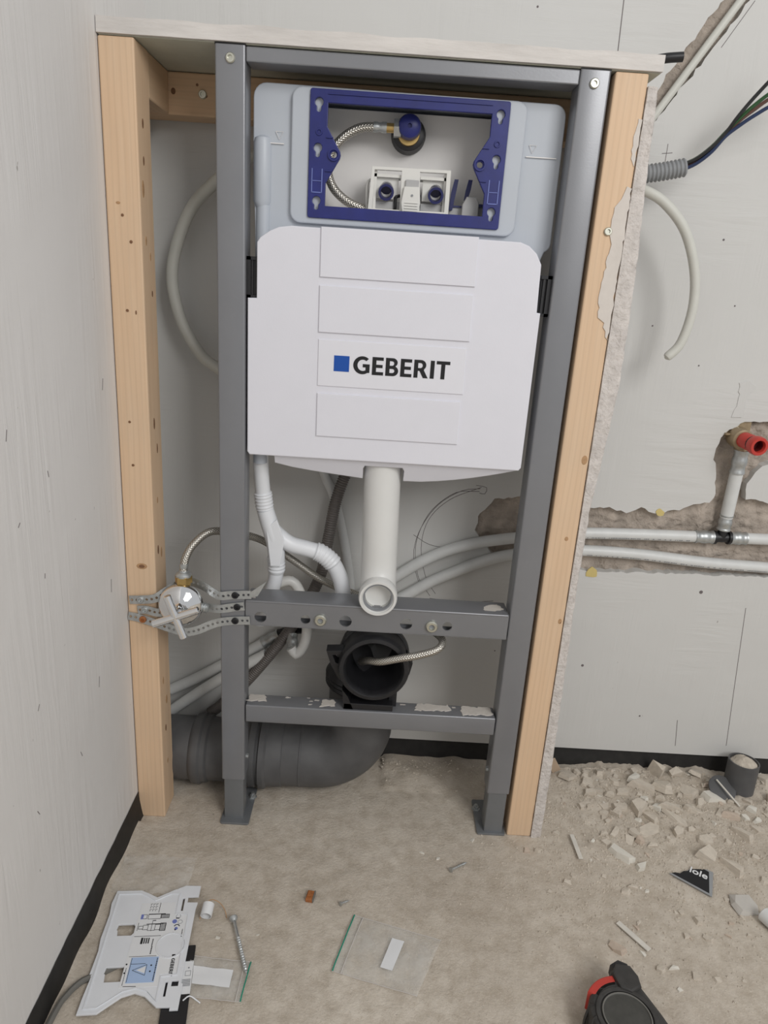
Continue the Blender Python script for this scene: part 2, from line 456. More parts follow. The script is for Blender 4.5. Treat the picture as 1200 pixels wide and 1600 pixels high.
chase = [(.172, .50), (.178, .535), (.20, .562), (.24, .570), (.30, .562), (.372, .557), (.40, .560), (.44, .553), (.465, .562), (.50, .554), (.535, .563), (.56, .575), (.589, .581),
         (.595, .60), (.588, .635), (.578, .67), (.584, .70), (.596, .715), (.62, .731), (.66, .733), (.70, .72), (.72, .69), (.70, .665), (.66, .648), (.648, .62), (.650, .592), (.72, .583), (.92, .58),
         (.92, .442), (.726, .443), (.6, .440), (.487, .437), (.40, .433), (.30, .44), (.245, .447), (.215, .452), (.19, .475)]
groove = [(.335, 1.150), (.373, 1.222), (.413, 1.287), (.452, 1.348), (.62, 1.612), (.664, 1.605), (.490, 1.347), (.453, 1.292), (.433, 1.262), (.421, 1.240), (.408, 1.228), (.399, 1.212), (.384, 1.190), (.354, 1.150)]
wb = MB().plate([[(WX, 0.046), (1.9, 0.046), (1.9, 2.3), (WX, 2.3)], rag(chase, 0.008, 0.0022, 3), rag(groove, 0.008, 0.0022, 5)], WY, WY + 0.022)
wall_back = mk('wall_back', wb, 'wall_back', label='pale green-white plaster wall with chased grooves', kind='structure')
def rough_grid(x0, x1, z0, z1, y, s, amp, seed):
    nx = int((x1 - x0) / s); nz = int((z1 - z0) / s); mb = MB()
    for j in range(nz + 1):
        for i in range(nx + 1):
            x = x0 + i * s; z = z0 + j * s
            mb.v.append((x, y - amp * (noise.noise((x * 30, z * 30, seed)) + 0.6 * noise.noise((x * 90, z * 90, seed))), z))
    mb.f = [(j * (nx + 1) + i, j * (nx + 1) + i + 1, (j + 1) * (nx + 1) + i + 1, (j + 1) * (nx + 1) + i) for j in range(nz) for i in range(nx)]
    return mb
mk('chase_masonry', rough_grid(.15, .95, .41, .76, WY + 0.017, 0.004, 0.0075, 2), 'masonry', wall_back, smooth=True, angle=3, label='rough exposed masonry in the pipe chase')
mk('groove_masonry', rough_grid(.31, .70, 1.12, 1.65, WY + 0.013, 0.006, 0.004, 9), 'masonry', wall_back, smooth=True, angle=3, label='rough masonry in the diagonal conduit groove')
# pencil marks, seams, stains on the rear wall
def scribble(pts, r=0.0005, nm='pencil_line', mt='pencil'):
    mk(nm, MB().tube([(x, WY, z) for x, z in pts], r, 5, step=0.01), mt, wall_back)
scribble([(.173, .580), (.14, .574), (.10, .545), (.073, .50), (.063, .455), (.07, .41), (.085, .375)])
scribble([(.172, .575), (.13, .570), (.09, .535), (.07, .49), (.066, .45), (.076, .40), (.10, .365)])
scribble([(.175, .583), (.12, .556), (.085, .515), (.076, .46), (.09, .40), (.11, .37)])
scribble([(.06, .485), (.09, .468), (.13, .462)]); scribble([(.10, .36), (.16, .355), (.22, .362)])
scribble([(.172, .572), (.182, .571), (.184, .583), (.165, .586)])
scribble([(.305, 1.336), (.308, 1.235)], 0.0007, 'wall_seam'); scribble([(.305, 1.336), (.296, 1.55)], 0.0007, 'wall_seam')
scribble([(.727, .072), (.715, .20), (.699, .378)], 0.0006, 'wall_seam'); scribble([(.624, .065), (.617, .125)], 0.0006, 'wall_seam')
scribble([(.405, 1.112), (.405, 1.152)]); scribble([(.398, 1.138), (.414, 1.140)])
scribble([(.497, 1.347), (.46, 1.285)]); 
for (x, z, r) in [(.203, .292, .0025), (.235, .301, .002), (.235, .257, .0015), (.608, .405, .004), (.409, .236, .003), (.62, .62, .0), (.43, .88, .0015), (.52, 1.02, .002), (.56, .92, .0015), (.66, .99, .002), (.18, 1.32, .0018), (.54, .13, .002), (.52, .82, .0015)]:
    if r: mk('wall_speck', MB().lathe((x, WY + .0005, z), (0, -1, 0), [(r, 0), (r * .8, .0012), (0, .0014)], 8), 'pencil', wall_back)
mk('yellow_stain', MB().plate([rag(circ(.397, .432, .011, 10), .004, .002, 4)], WY - .0012, WY + .0005), 'yellow_stain', wall_back)
mk('yellow_stain', MB().plate([rag(circ(.502, .556, .007, 10), .004, .002, 6)], WY - .0012, WY + .0005), 'yellow_stain', wall_back)
mk('plaster_repair', MB().plate([rag([(.595, .735), (.612, .738), (.615, .775), (.625, .79), (.612, .80), (.595, .795), (.60, .77)], .006, .0015, 8)], WY - .0012, WY + .0005, bev=.0005), 'wall_back', wall_back)

# black membrane along the wall feet
def membrane(name, pts, h, out, lab):
    mb = MB(); n = len(pts)
    for i, (x, y) in enumerate(pts):
        w = out(i)
        prof = [(0.0, h), (0.25, h * 0.72), (0.6, h * 0.35), (1.0, 0.0), (1.0, -0.004)]
        for k, (a, z) in enumerate(prof):
            mb.v.append((x + (w * a if name == 'trim_1' else 0), y - (w * a if name != 'trim_1' else 0), z + 0.002 * noise.noise((x * 40, y * 40, k)) + 0.001))
    m = 5
    mb.f = [(i * m + k, i * m + k + 1, (i + 1) * m + k + 1, (i + 1) * m + k) for i in range(n - 1) for k in range(m - 1)]
    o = mk(name, mb, 'membrane', smooth=True, angle=3, label=lab, kind='structure')
    return o
membrane('trim_1', [(WX + 0.001, -0.62 + i * 0.008) for i in range(79)], 0.049, lambda i: 0.002 + 0.004 * (1 + noise.noise((i * 0.11, 0, 1))), 'black damp-proof film along the foot of the left wall')
membrane('trim_2', [(-0.39 + i * 0.02, WY + 0.012) for i in range(113)], 0.05, lambda i: 0.012, 'black damp-proof strip along the foot of the rear wall')

# ------------------------------------------------------------------ timber
def timber(name, x0, x1, y0, y1, z0, z1, mat, label, **k):
    return mk(name, MB().box(x0, x1, y0, y1, z0, z1, 0.0022, 2), mat, label=label, cat='timber', **k)
stud_l = timber('wall_stud', WX + .001, -.3505, 0, .056, 0, 1.1925, 'pine_z', 'pine stud standing against the left wall, carrying the valve straps')
stud_r = timber('wall_stud', .2555, .2978, 0, .056, 0, 1.1925, 'pine_z', 'pine stud on the right, between grey frame and torn gypsum edge')
timber('timber_block', WX + .001, -.3515, .0565, .150, 1.136, 1.1925, 'pine_y', 'short pine block behind the top of the left stud')
ledger = timber('timber_ledger', WX + .001, .298, .151, WY - .0005, 1.136, 1.1925, 'pine_x', 'pine ledger fixed to the rear wall under the shelf board')
def knot(parent, x, y, z, nx, r, rz, mt='knot'):
    # a knot or nail hole is a flat mark on the timber face
    pr = [(r, 0), (r * .9, .0004), (0, .0005)]
    mb = MB().lathe((0, 0, 0), nx, pr, 10)
    mb.v = [(x + vx, y + vy, z + vz * rz) for vx, vy, vz in mb.v]
    mk('knot', mb, mt, parent)
F = (0, -1, 0)
for (x, z, r, s, m) in [(-.375, .985, .002, 1, 'knot'), (-.365, .952, .0022, 1, 'knot'), (-.380, 1.000, .003, .6, 'knot_light'), (-.3745, .862, .0022, .9, 'knot'), (-.379, .705, .002, .9, 'knot'), (-.377, .64, .0022, .9, 'knot'),
                        (-.371, .478, .005, .6, 'knot'), (-.371, .478, .0085, .6, 'knot_light'), (-.3625, .86, .001, 3, 'knot')]:
    knot(stud_l, x, -.0001 if m == 'knot_light' else -.0003, z, F, r, s, m)
E1 = (1, 0, 0)
for (y, z, r, s, m) in [(.022, 1.10, .0028, 2.2, 'knot'), (.020, 1.055, .0025, 2.4, 'knot'), (.014, 1.02, .0045, 2.5, 'knot_light'), (.018, .955, .003, 2.2, 'knot_light'), (.034, .935, .0022, 2.8, 'knot_light'), (.036, .885, .0022, 2, 'knot'),
                        (.022, .70, .003, 3, 'knot'), (.032, .66, .002, 4, 'knot'), (.024, .58, .0025, 2.2, 'knot_light'), (.018, .50, .003, 2.6, 'knot'), (.034, .49, .0035, 2.6, 'knot_light'), (.018, .265, .0025, 3, 'knot_light'), (.032, .22, .004, 2.2, 'knot_light'), (.022, .17, .0028, 2.4, 'knot'), (.026, .10, .003, 1.8, 'knot_light')]:
    knot(stud_l, -.3505 if m == 'knot_light' else -.3503, y, z, E1, r, s, m)
for (x, z, r, s, m) in [(.291, .69, .0045, 1.6, 'knot_light'), (.282, .565, .003, 1.2, 'knot_light'), (.2915, .425, .003, 1.6, 'knot_light'), (.2925, .423, .0012, 1.6, 'knot')]:
    knot(stud_r, x, 0, z, F, r, s, m)
for (x, z, r, s) in [(-.345, 1.167, .0035, 1.3), (-.31, 1.177, .002, 1), (-.297, 1.163, .002, 1)]: knot(ledger, x, .151, z, F, r, s)
mk('plaster_smear', MB().plate([rag([(.2965, .862), (.297, .93), (.2972, 1.06), (.290, 1.062), (.285, 1.045), (.279, 1.035), (.277, 1.00), (.281, .99), (.279, .96), (.277, .92), (.279, .895), (.287, .888)], .006, .0016, 2)], -.0014, .0006), 'smear', stud_r)
mk('plaster_smear', MB().plate([rag([(.2965, 1.085), (.297, 1.14), (.293, 1.142), (.290, 1.12), (.2905, 1.095)], .005, .001, 3)], -.001, .0006), 'smear', stud_r)

def screw_head(name, parent, x, y, z, r, d=F, mat='bolt', lab=None, socket=True):
    d = Vector(d)
    o = mk(name, MB().lathe((x, y, z), d, [(r, -.001), (r, r * .28), (r * .82, r * .5), (r * .5, r * .5), (r * .45, r * .12), (0, r * .12)], 18), mat, parent, smooth=True, label=lab)
    return o
screw_head('screw', stud_r, .275, -.0005, 1.005, .0055, lab='screw in a plaster smear')
screw_head('screw', ledger, -.302, .151, 1.165, .0062)

# ------------------------------------------------------------------ gypsum boards
def slab_edge(name, x0, x1, y0, y1, z0, z1, s, amp, seed, mat):
    # a board whose front edge is broken and uneven
    mb = MB(); nx = int((x1 - x0) / s); nz = 5
    for j in range(nz + 1):
        for i in range(nx + 1):
            x = x0 + (x1 - x0) * i / nx; z = z0 + (z1 - z0) * j / nz
            zz = z + (noise.noise((x * 18, 1, seed)) * 0.0022 if j == nz else 0)
            mb.v.append((x, y0 + amp * (noise.noise((x * 35, z * 90, seed)) + .5 * noise.noise((x * 110, z * 200, seed))), zz))
    mb.f = [(j * (nx + 1) + i, j * (nx + 1) + i + 1, (j + 1) * (nx + 1) + i + 1, (j + 1) * (nx + 1) + i) for j in range(nz) for i in range(nx)]
    n0 = len(mb.v)
    for j in (0, nz):
        for i in range(nx + 1):
            v = mb.v[j * (nx + 1) + i]; mb.v.append((v[0], y1, v[2]))
    a = n0; b = n0 + nx + 1
    for i in range(nx):
        mb.f.append((i, a + i, a + i + 1, i + 1)); mb.f.append((nz * (nx + 1) + i, nz * (nx + 1) + i + 1, b + i + 1, b + i)); mb.f.append((a + i, b + i, b + i + 1, a + i + 1))
    for i, flip in ((0, 0), (nx, 1)):
        mb.f.append(tuple([j * (nx + 1) + i for j in range(nz + 1)] + [b + i, a + i]))
    return mb
top = mk('shelf_board', slab_edge('t', WX + .001, .3135, -.003, WY - .0005, 1.1945, 1.2125, .006, .0007, 3, 'gypsum'), 'gypsum', smooth=True, angle=.9, label='rough-edged gypsum board capping the boxed-in frame', cat='board')
mk('paper_face', MB().box(WX + .002, .312, .002, WY - .001, 1.1932, 1.1943), 'board_paper', top, label='olive-beige paper underside')
def side_edge():
    K = [(0.0, .3165), (.15, .3165), (.3, .314), (.45, .311), (.61, .311), (.7, .318), (.80, .3245), (.9, .3235), (.99, .3205), (1.06, .316), (1.13, .314), (1.178, .312)]
    def x1(z):
        for (a, u), (b, w) in zip(K, K[1:]):
            if a <= z <= b: return u + (w - u) * (z - a) / (b - a)
        return K[-1][1]
    mb = MB(); n = 180; m = 5; x0 = .2985
    for i in range(n + 1):
        z = 1.178 * i / n; xx = x1(z) + .0012 * noise.noise((z * 60, 2, 1))
        for j in range(m + 1):
            x = x0 + (xx - x0) * j / m
            mb.v.append((x, -.002 + .0022 * (noise.noise((x * 130, z * 50, 4)) + .6 * noise.noise((x * 300, z * 160, 4))) + (.003 if j == m else 0), z))
    W = m + 1
    mb.f = [(i * W + j, i * W + j + 1, (i + 1) * W + j + 1, (i + 1) * W + j) for i in range(n) for j in range(m)]
    k = len(mb.v)
    for i in range(n + 1):
        mb.v.append((x0, .135, mb.v[i * W][2])); mb.v.append((mb.v[i * W + m][0] - .001, .135, mb.v[i * W][2]))
    for i in range(n):
        mb.f.append((i * W, (i + 1) * W, k + 2 * i + 2, k + 2 * i)); mb.f.append((i * W + m, k + 2 * i + 1, k + 2 * i + 3, (i + 1) * W + m)); mb.f.append((k + 2 * i, k + 2 * i + 2, k + 2 * i + 3, k + 2 * i + 1))
    mb.f.append(tuple(range(m, -1, -1)) + (k, k + 1)); mb.f.append(tuple(n * W + j for j in range(W)) + (k + 2 * n + 1, k + 2 * n))
    return mb
mk('side_board', side_edge(), 'gypsum_side', smooth=True, angle=.9, label='upright gypsum board with torn crumbly edge beside the right stud', cat='board')
mk('cable_end', MB().tube([(.20, .075, 1.2195), (.26, .062, 1.2195), (.31, .052, 1.2205), (.332, .048, 1.224), (.352, .046, 1.226)], .0062, 12), 'black', smooth=True, label='cut black cable end poking out over the shelf board corner', cat='cable')

# ------------------------------------------------------------------ grey installation frame
fr = thing('installation_frame', (0, 0.02, 0), 'grey painted steel toilet mounting frame between two pine studs', 'frame')
for s in (-1, 1):
    x0, x1 = (-.25, -.211) if s < 0 else (.211, .25)
    po = mk('post', MB().plate([rrect(x0, x1, 0, .040, .003, 3), rrect(x0 + .0025, x1 - .0025, .0025, .0375, .002, 3)], .088, 1.192, 'xy'), 'steel_paint', fr, smooth=True)
    screw_head('screw', po, .230 * s, -.0003, 1.177, .0062)
    mk('set_screw', MB().lathe((x1 if s < 0 else x0, .018, .125), (-s, 0, 0), [(.0045, 0), (.0045, .003), (.003, .004), (0, .004)], 8), 'zinc', po)
    mk('end_pad', MB().box(x0, x1, .001, .04, 1.1915, 1.194), 'black', po)
    lg = mk('foot', MB().plate([rrect(x0 + .003, x1 - .0025, .003, .036, .0025, 3)], .004, .15, 'xy'), 'steel_dark', fr, smooth=True)
    px0, px1 = (-.2515, -.2025) if s < 0 else (.2025, .2515)
    fp = mk('foot_plate', MB().plate([rrect(px0, px1, -.009 if s < 0 else -.002, .083, .003, 3)], 0, .004, 'xy', bev=.0006), 'steel_dark', lg)
    mk('anchor_bolt', MB().lathe((-.2065 * 1 if s < 0 else .2065, .058, .004), (0, 0, 1), [(.008, 0), (.008, .001), (.0055, .001), (.0055, .006), (.003, .006), (.003, .010), (0, .010)], 6), 'zinc', lg)
mk('top_rail', MB().box(-.2105, .2105, .0005, .038, 1.1745, 1.1915, .0015), 'steel_paint', fr)
cb = MB().plate([rrect(-.2095, .2095, .387, .4305, .0015, 2), circ(-.186, .402, .0095, 20), circ(-.114, .402, .0078, 18), circ(-.05, .403, .0098, 20), circ(.047, .4045, .0098, 20), circ(.113, .4045, .0078, 18)], .0, .003)
cb.box(-.2095, .2095, -.0006, .047, .4262, .4308, .0022, 3).box(-.2095, .2095, .0, .02, .3868, .389, .001).box(-.2095, .2095, .0185, .0205, .3868, .3945)
bar1 = mk('crossbar', cb, 'steel_paint', fr, smooth=True)
for x in (-.090, .088):
    bo = screw_head('bolt', bar1, x, -.0008, .4035, .0098)
    mk('bolt_socket', MB().lathe((x, -.0018, .4035), F, [(.0045, -.002), (.0045, .0002), (0, .0002)], 6), 'ink_grey', bo)
bar2 = mk('crossbar', MB().box(-.2095, .2095, .0, .034, .2055, .2385, .0022, 3), 'steel_paint', fr, smooth=True)
for (a, b, c, d, sd) in [(-.208, -.178, .012, .032, 1), (.152, .207, .006, .030, 2), (.075, .135, .012, .031, 3), (-.085, -.06, .008, .028, 4)]:
    lp = rag([(a, c), ((a + b) / 2, c + .002), (b, c + .004), (b - .004, d), ((a + b) / 2, d - .001), (a + .002, d)], .004, .0022, sd)
    mk('plaster_dust', MB().plate([lp], .2380, .2396, 'xy', bev=.0005), 'dust', bar2)
for i in range(14):
    rn = random.Random(i); x = rn.uniform(-.2, .2); y = rn.uniform(.008, .03); w = rn.uniform(.003, .010)
    mk('plaster_dust', MB().plate([rag([(x, y), (x + w, y + .001), (x + w, y + w * .4), (x, y + w * .4)], .002, .0008, i)], .2382, .2391, 'xy'), 'dust', bar2)
mk('plaster_dust', MB().plate([rag([(-.208, .010), (-.196, .008), (-.198, .03), (-.207, .034)], .003, .001, 5)], .4305, .4313, 'xy'), 'dust', bar1)
mk('plaster_dust', MB().plate([rag([(.17, .012), (.185, .01), (.205, .02), (.195, .036), (.175, .03)], .003, .002, 6)], .4305, .4312, 'xy'), 'dust', bar1)

# ------------------------------------------------------------------ cistern
ci = thing('flush_cistern', (0, .08, .65), 'white concealed cistern with foam front hung in the grey frame', 'cistern')
outl = [(-.199, .66), (.190, .66), (.193, .70), (.193, .955), (.1965, .968)] + arc(.196, .987, .011, -70, 0, 4) + arc(.192, 1.144, .014, 0, 90, 5) + arc(-.190, 1.144, .016, 90, 180, 5) + [(-.206, 1.10), (-.206, 1.02), (-.204, 1.01), (-.203, .98)]
inn = [(x * .975, .66 + (z - .66) * .992 + .001) for x, z in outl]
winr = rrect(-.113, .112, 1.008, 1.145, .006)
tk = MB().plate([outl, winr], .037, .043, bev=.0015).plate([outl, inn], .040, .135).plate([outl], .133, .137)
mk('tank', tk, 'tank', ci, smooth=True)
mk('tank_interior', MB().plate([rrect(-.19, .185, .90, 1.15, .01)], .106, .131).box(-.185, .18, .044, .106, .985, 1.004), 'tank_in', ci)  # brightened colour and shallow back replace light shining through the plastic
mk('tank_collar', MB().plate([rrect(-.1535, .1525, .994, 1.1565, .012), rrect(-.1325, .1325, .999, 1.1515, .004)], .029, .039, bev=.002).plate([rrect(-.1335, .1335, .998, 1.1525, .004), winr], .0318, .039), 'tank', ci, smooth=True)
# filling level line and arrow moulded on both cheeks
for (x0, x1, xa, z) in [(-.196, -.166, -.172, 1.0895), (.160, .201, .168, 1.094)]:
    mk('level_mark', MB().box(x0, x1, .0345, .0358, z - .0006, z + .0006).tube([(xa - .005, .0352, z + .0145), (xa + .005, .0352, z + .0145), (xa, .0352, z + .005), (xa - .005, .0352, z + .0145)], .0004, 5, spline=False, cap=False), 'tank_in', ci)
mk('overflow_boss', MB().lathe((-.195, .040, 1.0095), (0, 0, 1), [(0, 0), (.009, 0), (.0125, .007), (.0125, .079), (.0105, .086), (.005, .089), (0, .0895)], 24), 'tank', ci, smooth=True)
mk('overflow_pipe', MB().cyl((-.1955, .043, .645), (-.1935, .041, 1.012), .0105, 20), 'tank', ci, smooth=True)

# blue mounting frame with keyholes
def keyhole(x, z, r=.0064, w=.0036, l=.0125):
    return arc(x, z, r, -55, 235, 14) + arc(x, z - l + w, w, 180, 360, 6)
inner = [(-.1085, 1.141), (-.1085, 1.112), (-.0905, 1.083), (-.0895, 1.079), (-.0905, 1.075), (-.1085, 1.044), (-.1085, 1.0145), (.1085, 1.0145), (.1085, 1.044), (.0905, 1.075), (.0895, 1.079), (.0905, 1.083), (.1085, 1.113), (.1085, 1.141)]
holes = [keyhole(s * .1195, z) for s in (-1, 1) for z in (1.1405, 1.0865, 1.0215)] + [circ(s * .098, 1.079, .0048, 14) for s in (-1, 1)]
bf = mk('mounting_frame', MB().plate([rrect(-.1305, .1305, 1.0005, 1.1555, .002, 2), inner] + holes, .0255, .0315, bev=.0008), 'blue', ci, label='royal blue plastic mounting frame')
for s in (-1, 1):
    mk('lug_ring', MB().lathe((s * .098, .0255, 1.079), F, [(.0080, 0), (.0080, .0022), (.0058, .0022), (.0050, 0)], 18), 'blue', bf, smooth=True)
    mk('raised_rib', MB().box(min(s * .1128, s * .1262), max(s * .1128, s * .1262), .0246, .0258, 1.031, 1.0322).box(min(s * .1128, s * .1262), max(s * .1128, s * .1262), .0246, .0258, 1.0455, 1.0463).box(s * .1262 - .0006, s * .1262 + .0006, .0246, .0258, 1.031, 1.061).box(s * .1128 - .0006, s * .1128 + .0006, .0246, .0258, 1.031, 1.061), 'dot_blue', bf)
    mk('screw_dimple', MB().lathe((s * .1185, .0254, 1.105), F, [(.0045, 0), (.0042, .0012), (.0028, .0012), (.0022, -.0005), (0, -.0005)], 14), 'blue', bf, smooth=True)
    for zr in (1.0985, 1.058): mk('lug_rib', MB().box(min(s * .1085, s * .0995), max(s * .1085, s * .0995), .0235, .0258, zr, zr + .0015), 'blue', bf)
mk('top_ridge', MB().box(-.108, .108, .0240, .0258, 1.1500, 1.1512), 'blue', bf)

# inlet valve, hose and flush mechanism in the window
iv = mk('inlet_valve', MB().lathe((.001, .115, 1.121), (0, -1, 0), [(.0245, 0), (.0245, .018), (.0225, .024), (.0225, .030), (.018, .032), (.0, .032)], 32), 'black', ci, smooth=True)
mk('brass_ring', MB().lathe((.001, .083, 1.1195), (0, -1, 0), [(.0155, 0), (.0155, .006), (.015, .008), (0, .008)], 28), 'brass', iv, smooth=True)
cap = MB().lathe((.001, .080, 1.127), (.02, -1, -.05), [(.0150, 0), (.0165, .006), (.0162, .014), (.0145, .021), (.010, .024), (.003, .0245), (.0028, .021), (0, .021)], 24)
mk('blue_cap', cap, 'blue', iv, smooth=True)
mk('hex_nut', MB().lathe((-.010, .072, 1.124), (-1, 0, 0), [(0, 0), (.0125, 0), (.0125, .010), (0, .010)], 6), 'zinc', iv)
mk('brass_nipple', MB().cyl((-.019, .072, 1.124), (-.032, .072, 1.124), .0062, 16), 'brass', iv, smooth=True)
mk('hose_ferrule', MB().lathe((-.030, .072, 1.124), (-1, 0, 0), [(.0, 0), (.0072, 0), (.0072, .006), (.006, .008), (.006, .011), (.0068, .013), (.0068, .018), (0, .018)], 16), 'zinc', ci, smooth=True)
mk('inlet_hose', MB().tube([(-.044, .072, 1.124), (-.066, .072, 1.1215), (-.088, .071, 1.109), (-.105, .070, 1.088), (-.1085, .069, 1.064), (-.100, .068, 1.043), (-.082, .068, 1.028), (-.060, .069, 1.0195), (-.036, .072, 1.0155), (-.02, .075, 1.014)], .0062, 14, .003, uvscale=1), 'braid', ci, smooth=True)
ab = MB().plate([[(-.0495, 1.014), (.0625, 1.015), (.0615, 1.0725), (-.0465, 1.0715)], [(-.0445, 1.018), (-.005, 1.018), (-.005, 1.069), (-.0435, 1.0685)], [(.022, 1.0185), (.0575, 1.019), (.0570, 1.0695), (.019, 1.069)]], .050, .058, bev=.0006)
ab.box(-.0495, -.005, .042, .058, 1.0135, 1.0165).box(.02, .0625, .042, .058, 1.0140, 1.017)
ab.box(-.0435, -.0395, .056, .085, 1.018, 1.069).box(.054, .0575, .056, .085, 1.019, 1.069).box(-.0435, -.006, .056, .085, 1.060, 1.064).box(.021, .0565, .056, .085, 1.060, 1.064)
ab.plate([[(-.041, 1.033), (-.009, 1.033), (-.009, 1.062), (-.041, 1.062)], circ(-.0255, 1.047, .0085, 16)], .062, .066).plate([[(.025, 1.033), (.0555, 1.033), (.0555, 1.062), (.025, 1.062)], circ(.0435, 1.047, .0085, 16)], .062, .066)
br = mk('actuator_bracket', ab, 'white_plastic', ci)
for x in (-.0255, .0435):
    mk('plunger', MB().lathe((x, .078, 1.047), (0, -1, -.25), [(.0, 0), (.0092, 0), (.0092, .018), (.0108, .018), (.0108, .030), (.0078, .030), (.0070, .012), (0, .012)], 18), 'blue_dark', br, smooth=True)
mk('mechanism_floor', MB().box(-.043, .057, .062, .10, 1.0165, 1.030, .001), 'grey_plastic', br)
mk('lever_arm', MB().tube([(-.012, .060, 1.036), (-.012, .060, 1.022), (-.012, .064, 1.015)], .0022, 8, .003).tube([(-.012, .060, 1.036), (-.006, .062, 1.038)], .0022, 8, .003).box(.0215, .0235, .056, .062, 1.018, 1.040), 'black', br)
mk('lever_arm', MB().box(-.0005, .0075, .056, .060, 1.050, 1.0705, .0005), 'grey_plastic', br)
mk('centre_latch', MB().plate([[(-.0005, 1.012), (.0195, 1.0125), (.0215, 1.028), (.0195, 1.048), (.0, 1.0475), (-.003, 1.028)]], .044, .054, bev=.001).box(.001, .019, .0425, .0445, 1.017, 1.0177).box(.001, .019, .0425, .0445, 1.0205, 1.0212).box(.001, .019, .0425, .0445, 1.024, 1.0247).box(.001, .019, .0425, .0445, 1.0275, 1.0282), 'white_plastic', br)
mk('latch_top', MB().box(.0005, .019, .046, .056, 1.0475, 1.0575, .001), 'grey_plastic', br)
mk('latch_screw', MB().lathe((.0105, .0438, 1.0375), F, [(.0016, 0), (.0016, .0008), (0, .0008)], 8), 'ink_grey', br)
mk('side_clip', MB().tube([(-.0515, .062, 1.017), (-.0525, .062, 1.048), (-.0490, .062, 1.056), (-.0455, .062, 1.050), (-.0475, .062, 1.042)], .0020, 8, .003), 'white_plastic', br, smooth=True)
fv = mk('float_arm', MB().box(.064, .118, .066, .090, 1.012, 1.031, .002), 'grey_plastic', ci)
mk('float_block', MB().plate([[(.083, 1.010), (.104, 1.010), (.1035, 1.034), (.100, 1.0405), (.0885, 1.0405), (.0835, 1.031)]], .054, .070, bev=.0015), 'grey_plastic', fv)
mk('prong', MB().plate([[(.0640, 1.024), (.0690, 1.024), (.0725, 1.048), (.0745, 1.064), (.0690, 1.064), (.0655, 1.046)]], .062, .066), 'blue_dark', fv)
mk('prong', MB().plate([[(.0845, 1.038), (.0895, 1.038), (.0930, 1.052), (.0945, 1.065), (.0890, 1.065), (.0862, 1.052)]], .066, .070), 'blue_dark', fv)
mk('prong', MB().box(.066, .092, .064, .068, 1.028, 1.0305).box(.105, .116, .060, .064, 1.030, 1.034).box(.112, .1155, .060, .064, 1.012, 1.042), 'blue_dark', fv)

# foam front
fo = [(-.194, .890), (-.194, .962), (-.190, .968)] + [(-.178, .9765), (-.166, .982), (-.150, .9845), (.160, .9830), (.172, .979), (.183, .970), (.1905, .957), (.1925, .893), (.1975, .8925), (.1975, .672), (.195, .6685), (-.204, .6685), (-.2065, .672), (-.2065, .888), (-.195, .8885)]
foam = mk('foam_cover', MB().plate([fo], .0015, .034, bev=.0015), 'foam', ci, label='white moulded foam cover')
sk = [(-.168, .672)] + [(-.168, .6595)] + [(-.168 + .131 * t, .6595 - .0135 * t ** .7) for t in (.2, .4, .6, .8, 1.0)] + [(-.037, .6465), (-.037, .658), (-.034, .6625), (.024, .6625), (.0275, .658), (.0275, .6455)] + [(.0275 + .167 * t, .6450 + .0235 * t ** 1.7) for t in (.15, .3, .45, .6, .75, .9, 1.0)] + [(.1945, .672)]
skm = MB().plate([sk], .004, .040, bev=.001)
skm.v = [(x, y + max(0, .672 - z) * .8, .672 - (.672 - z) * 1.4) for x, y, z in skm.v]
mk('foam_skirt', skm, 'foam', foam)
for i, (z0, z1, xa, xb) in enumerate([(.924, .9865, -.108, .1025), (.8505, .9115, -.1075, .1025), (.7755, .8395, -.107, .1005), (.7025, .7635, -.106, .099)]):
    pl = [(xa, z0), (xb + .0008, z0), (xb, z1), (xa - .0004, z1)]
    bv = .0008
    if i == 2:
        mk('brand_label', MB().plate([pl], -.0002, .0004), 'label_white', foam, label='glossy white brand label')
    mk('raised_panel', MB().plate([pl], -.0012 if i != 2 else .0002, .003, bev=bv), 'foam', foam)

# brand lettering
def glyphs():
    G = arc(.50, .5, .50, 48, 305, 22) + [(.90, .10), (.90, .57), (.52, .57), (.52, .39), (.68, .39), (.68, .205)] + arc(.52, .5, .29, 300, 50, 18, .315)
    Eo = [(0, 0), (.62, 0), (.62, .18), (.22, .18), (.22, .41), (.57, .41), (.57, .585), (.22, .585), (.22, .82), (.61, .82), (.61, 1), (0, 1)]
    B = [(0, 0)] + arc(.40, .285, .30, -90, 62, 10, .285) + arc(.38, .755, .265, -52, 90, 10, .245) + [(0, 1)]
    b1 = [(.22, .17)] + arc(.37, .285, .12, -90, 90, 8, .115) + [(.22, .40)]
    b2 = [(.22, .575)] + arc(.35, .70, .11, -90, 90, 8, .125) + [(.22, .83)]
    Rr = [(0, 0), (.22, 0), (.22, .39), (.31, .39), (.52, 0), (.79, 0), (.55, .43)] + arc(.37, .715, .29, -48, 90, 10, .285) + [(0, 1)]
    r1 = [(.22, .55)] + arc(.35, .69, .12, -90, 90, 8, .14) + [(.22, .83)]
    I = [(0, 0), (.22, 0), (.22, 1), (0, 1)]
    T = [(.25, 0), (.47, 0), (.47, .82), (.73, .82), (.73, 1), (-.01, 1), (-.01, .82), (.25, .82)]
    return [('G', [G], .92), ('E', [Eo], .62), ('B', [B, b1, b2], .70), ('E', [Eo], .62), ('R', [Rr, r1], .78), ('I', [I], .22), ('T', [T], .73)]
def wordmark(h, gap=.115):
    x = 0; out = []
    for _, loops, w in glyphs():
        out.append([[((px + x) * h, py * h) for px, py in lp] for lp in loops]); x += w + gap
    return out, (x - gap) * h
lets, W = wordmark(.0252)
kx = .1375 / W
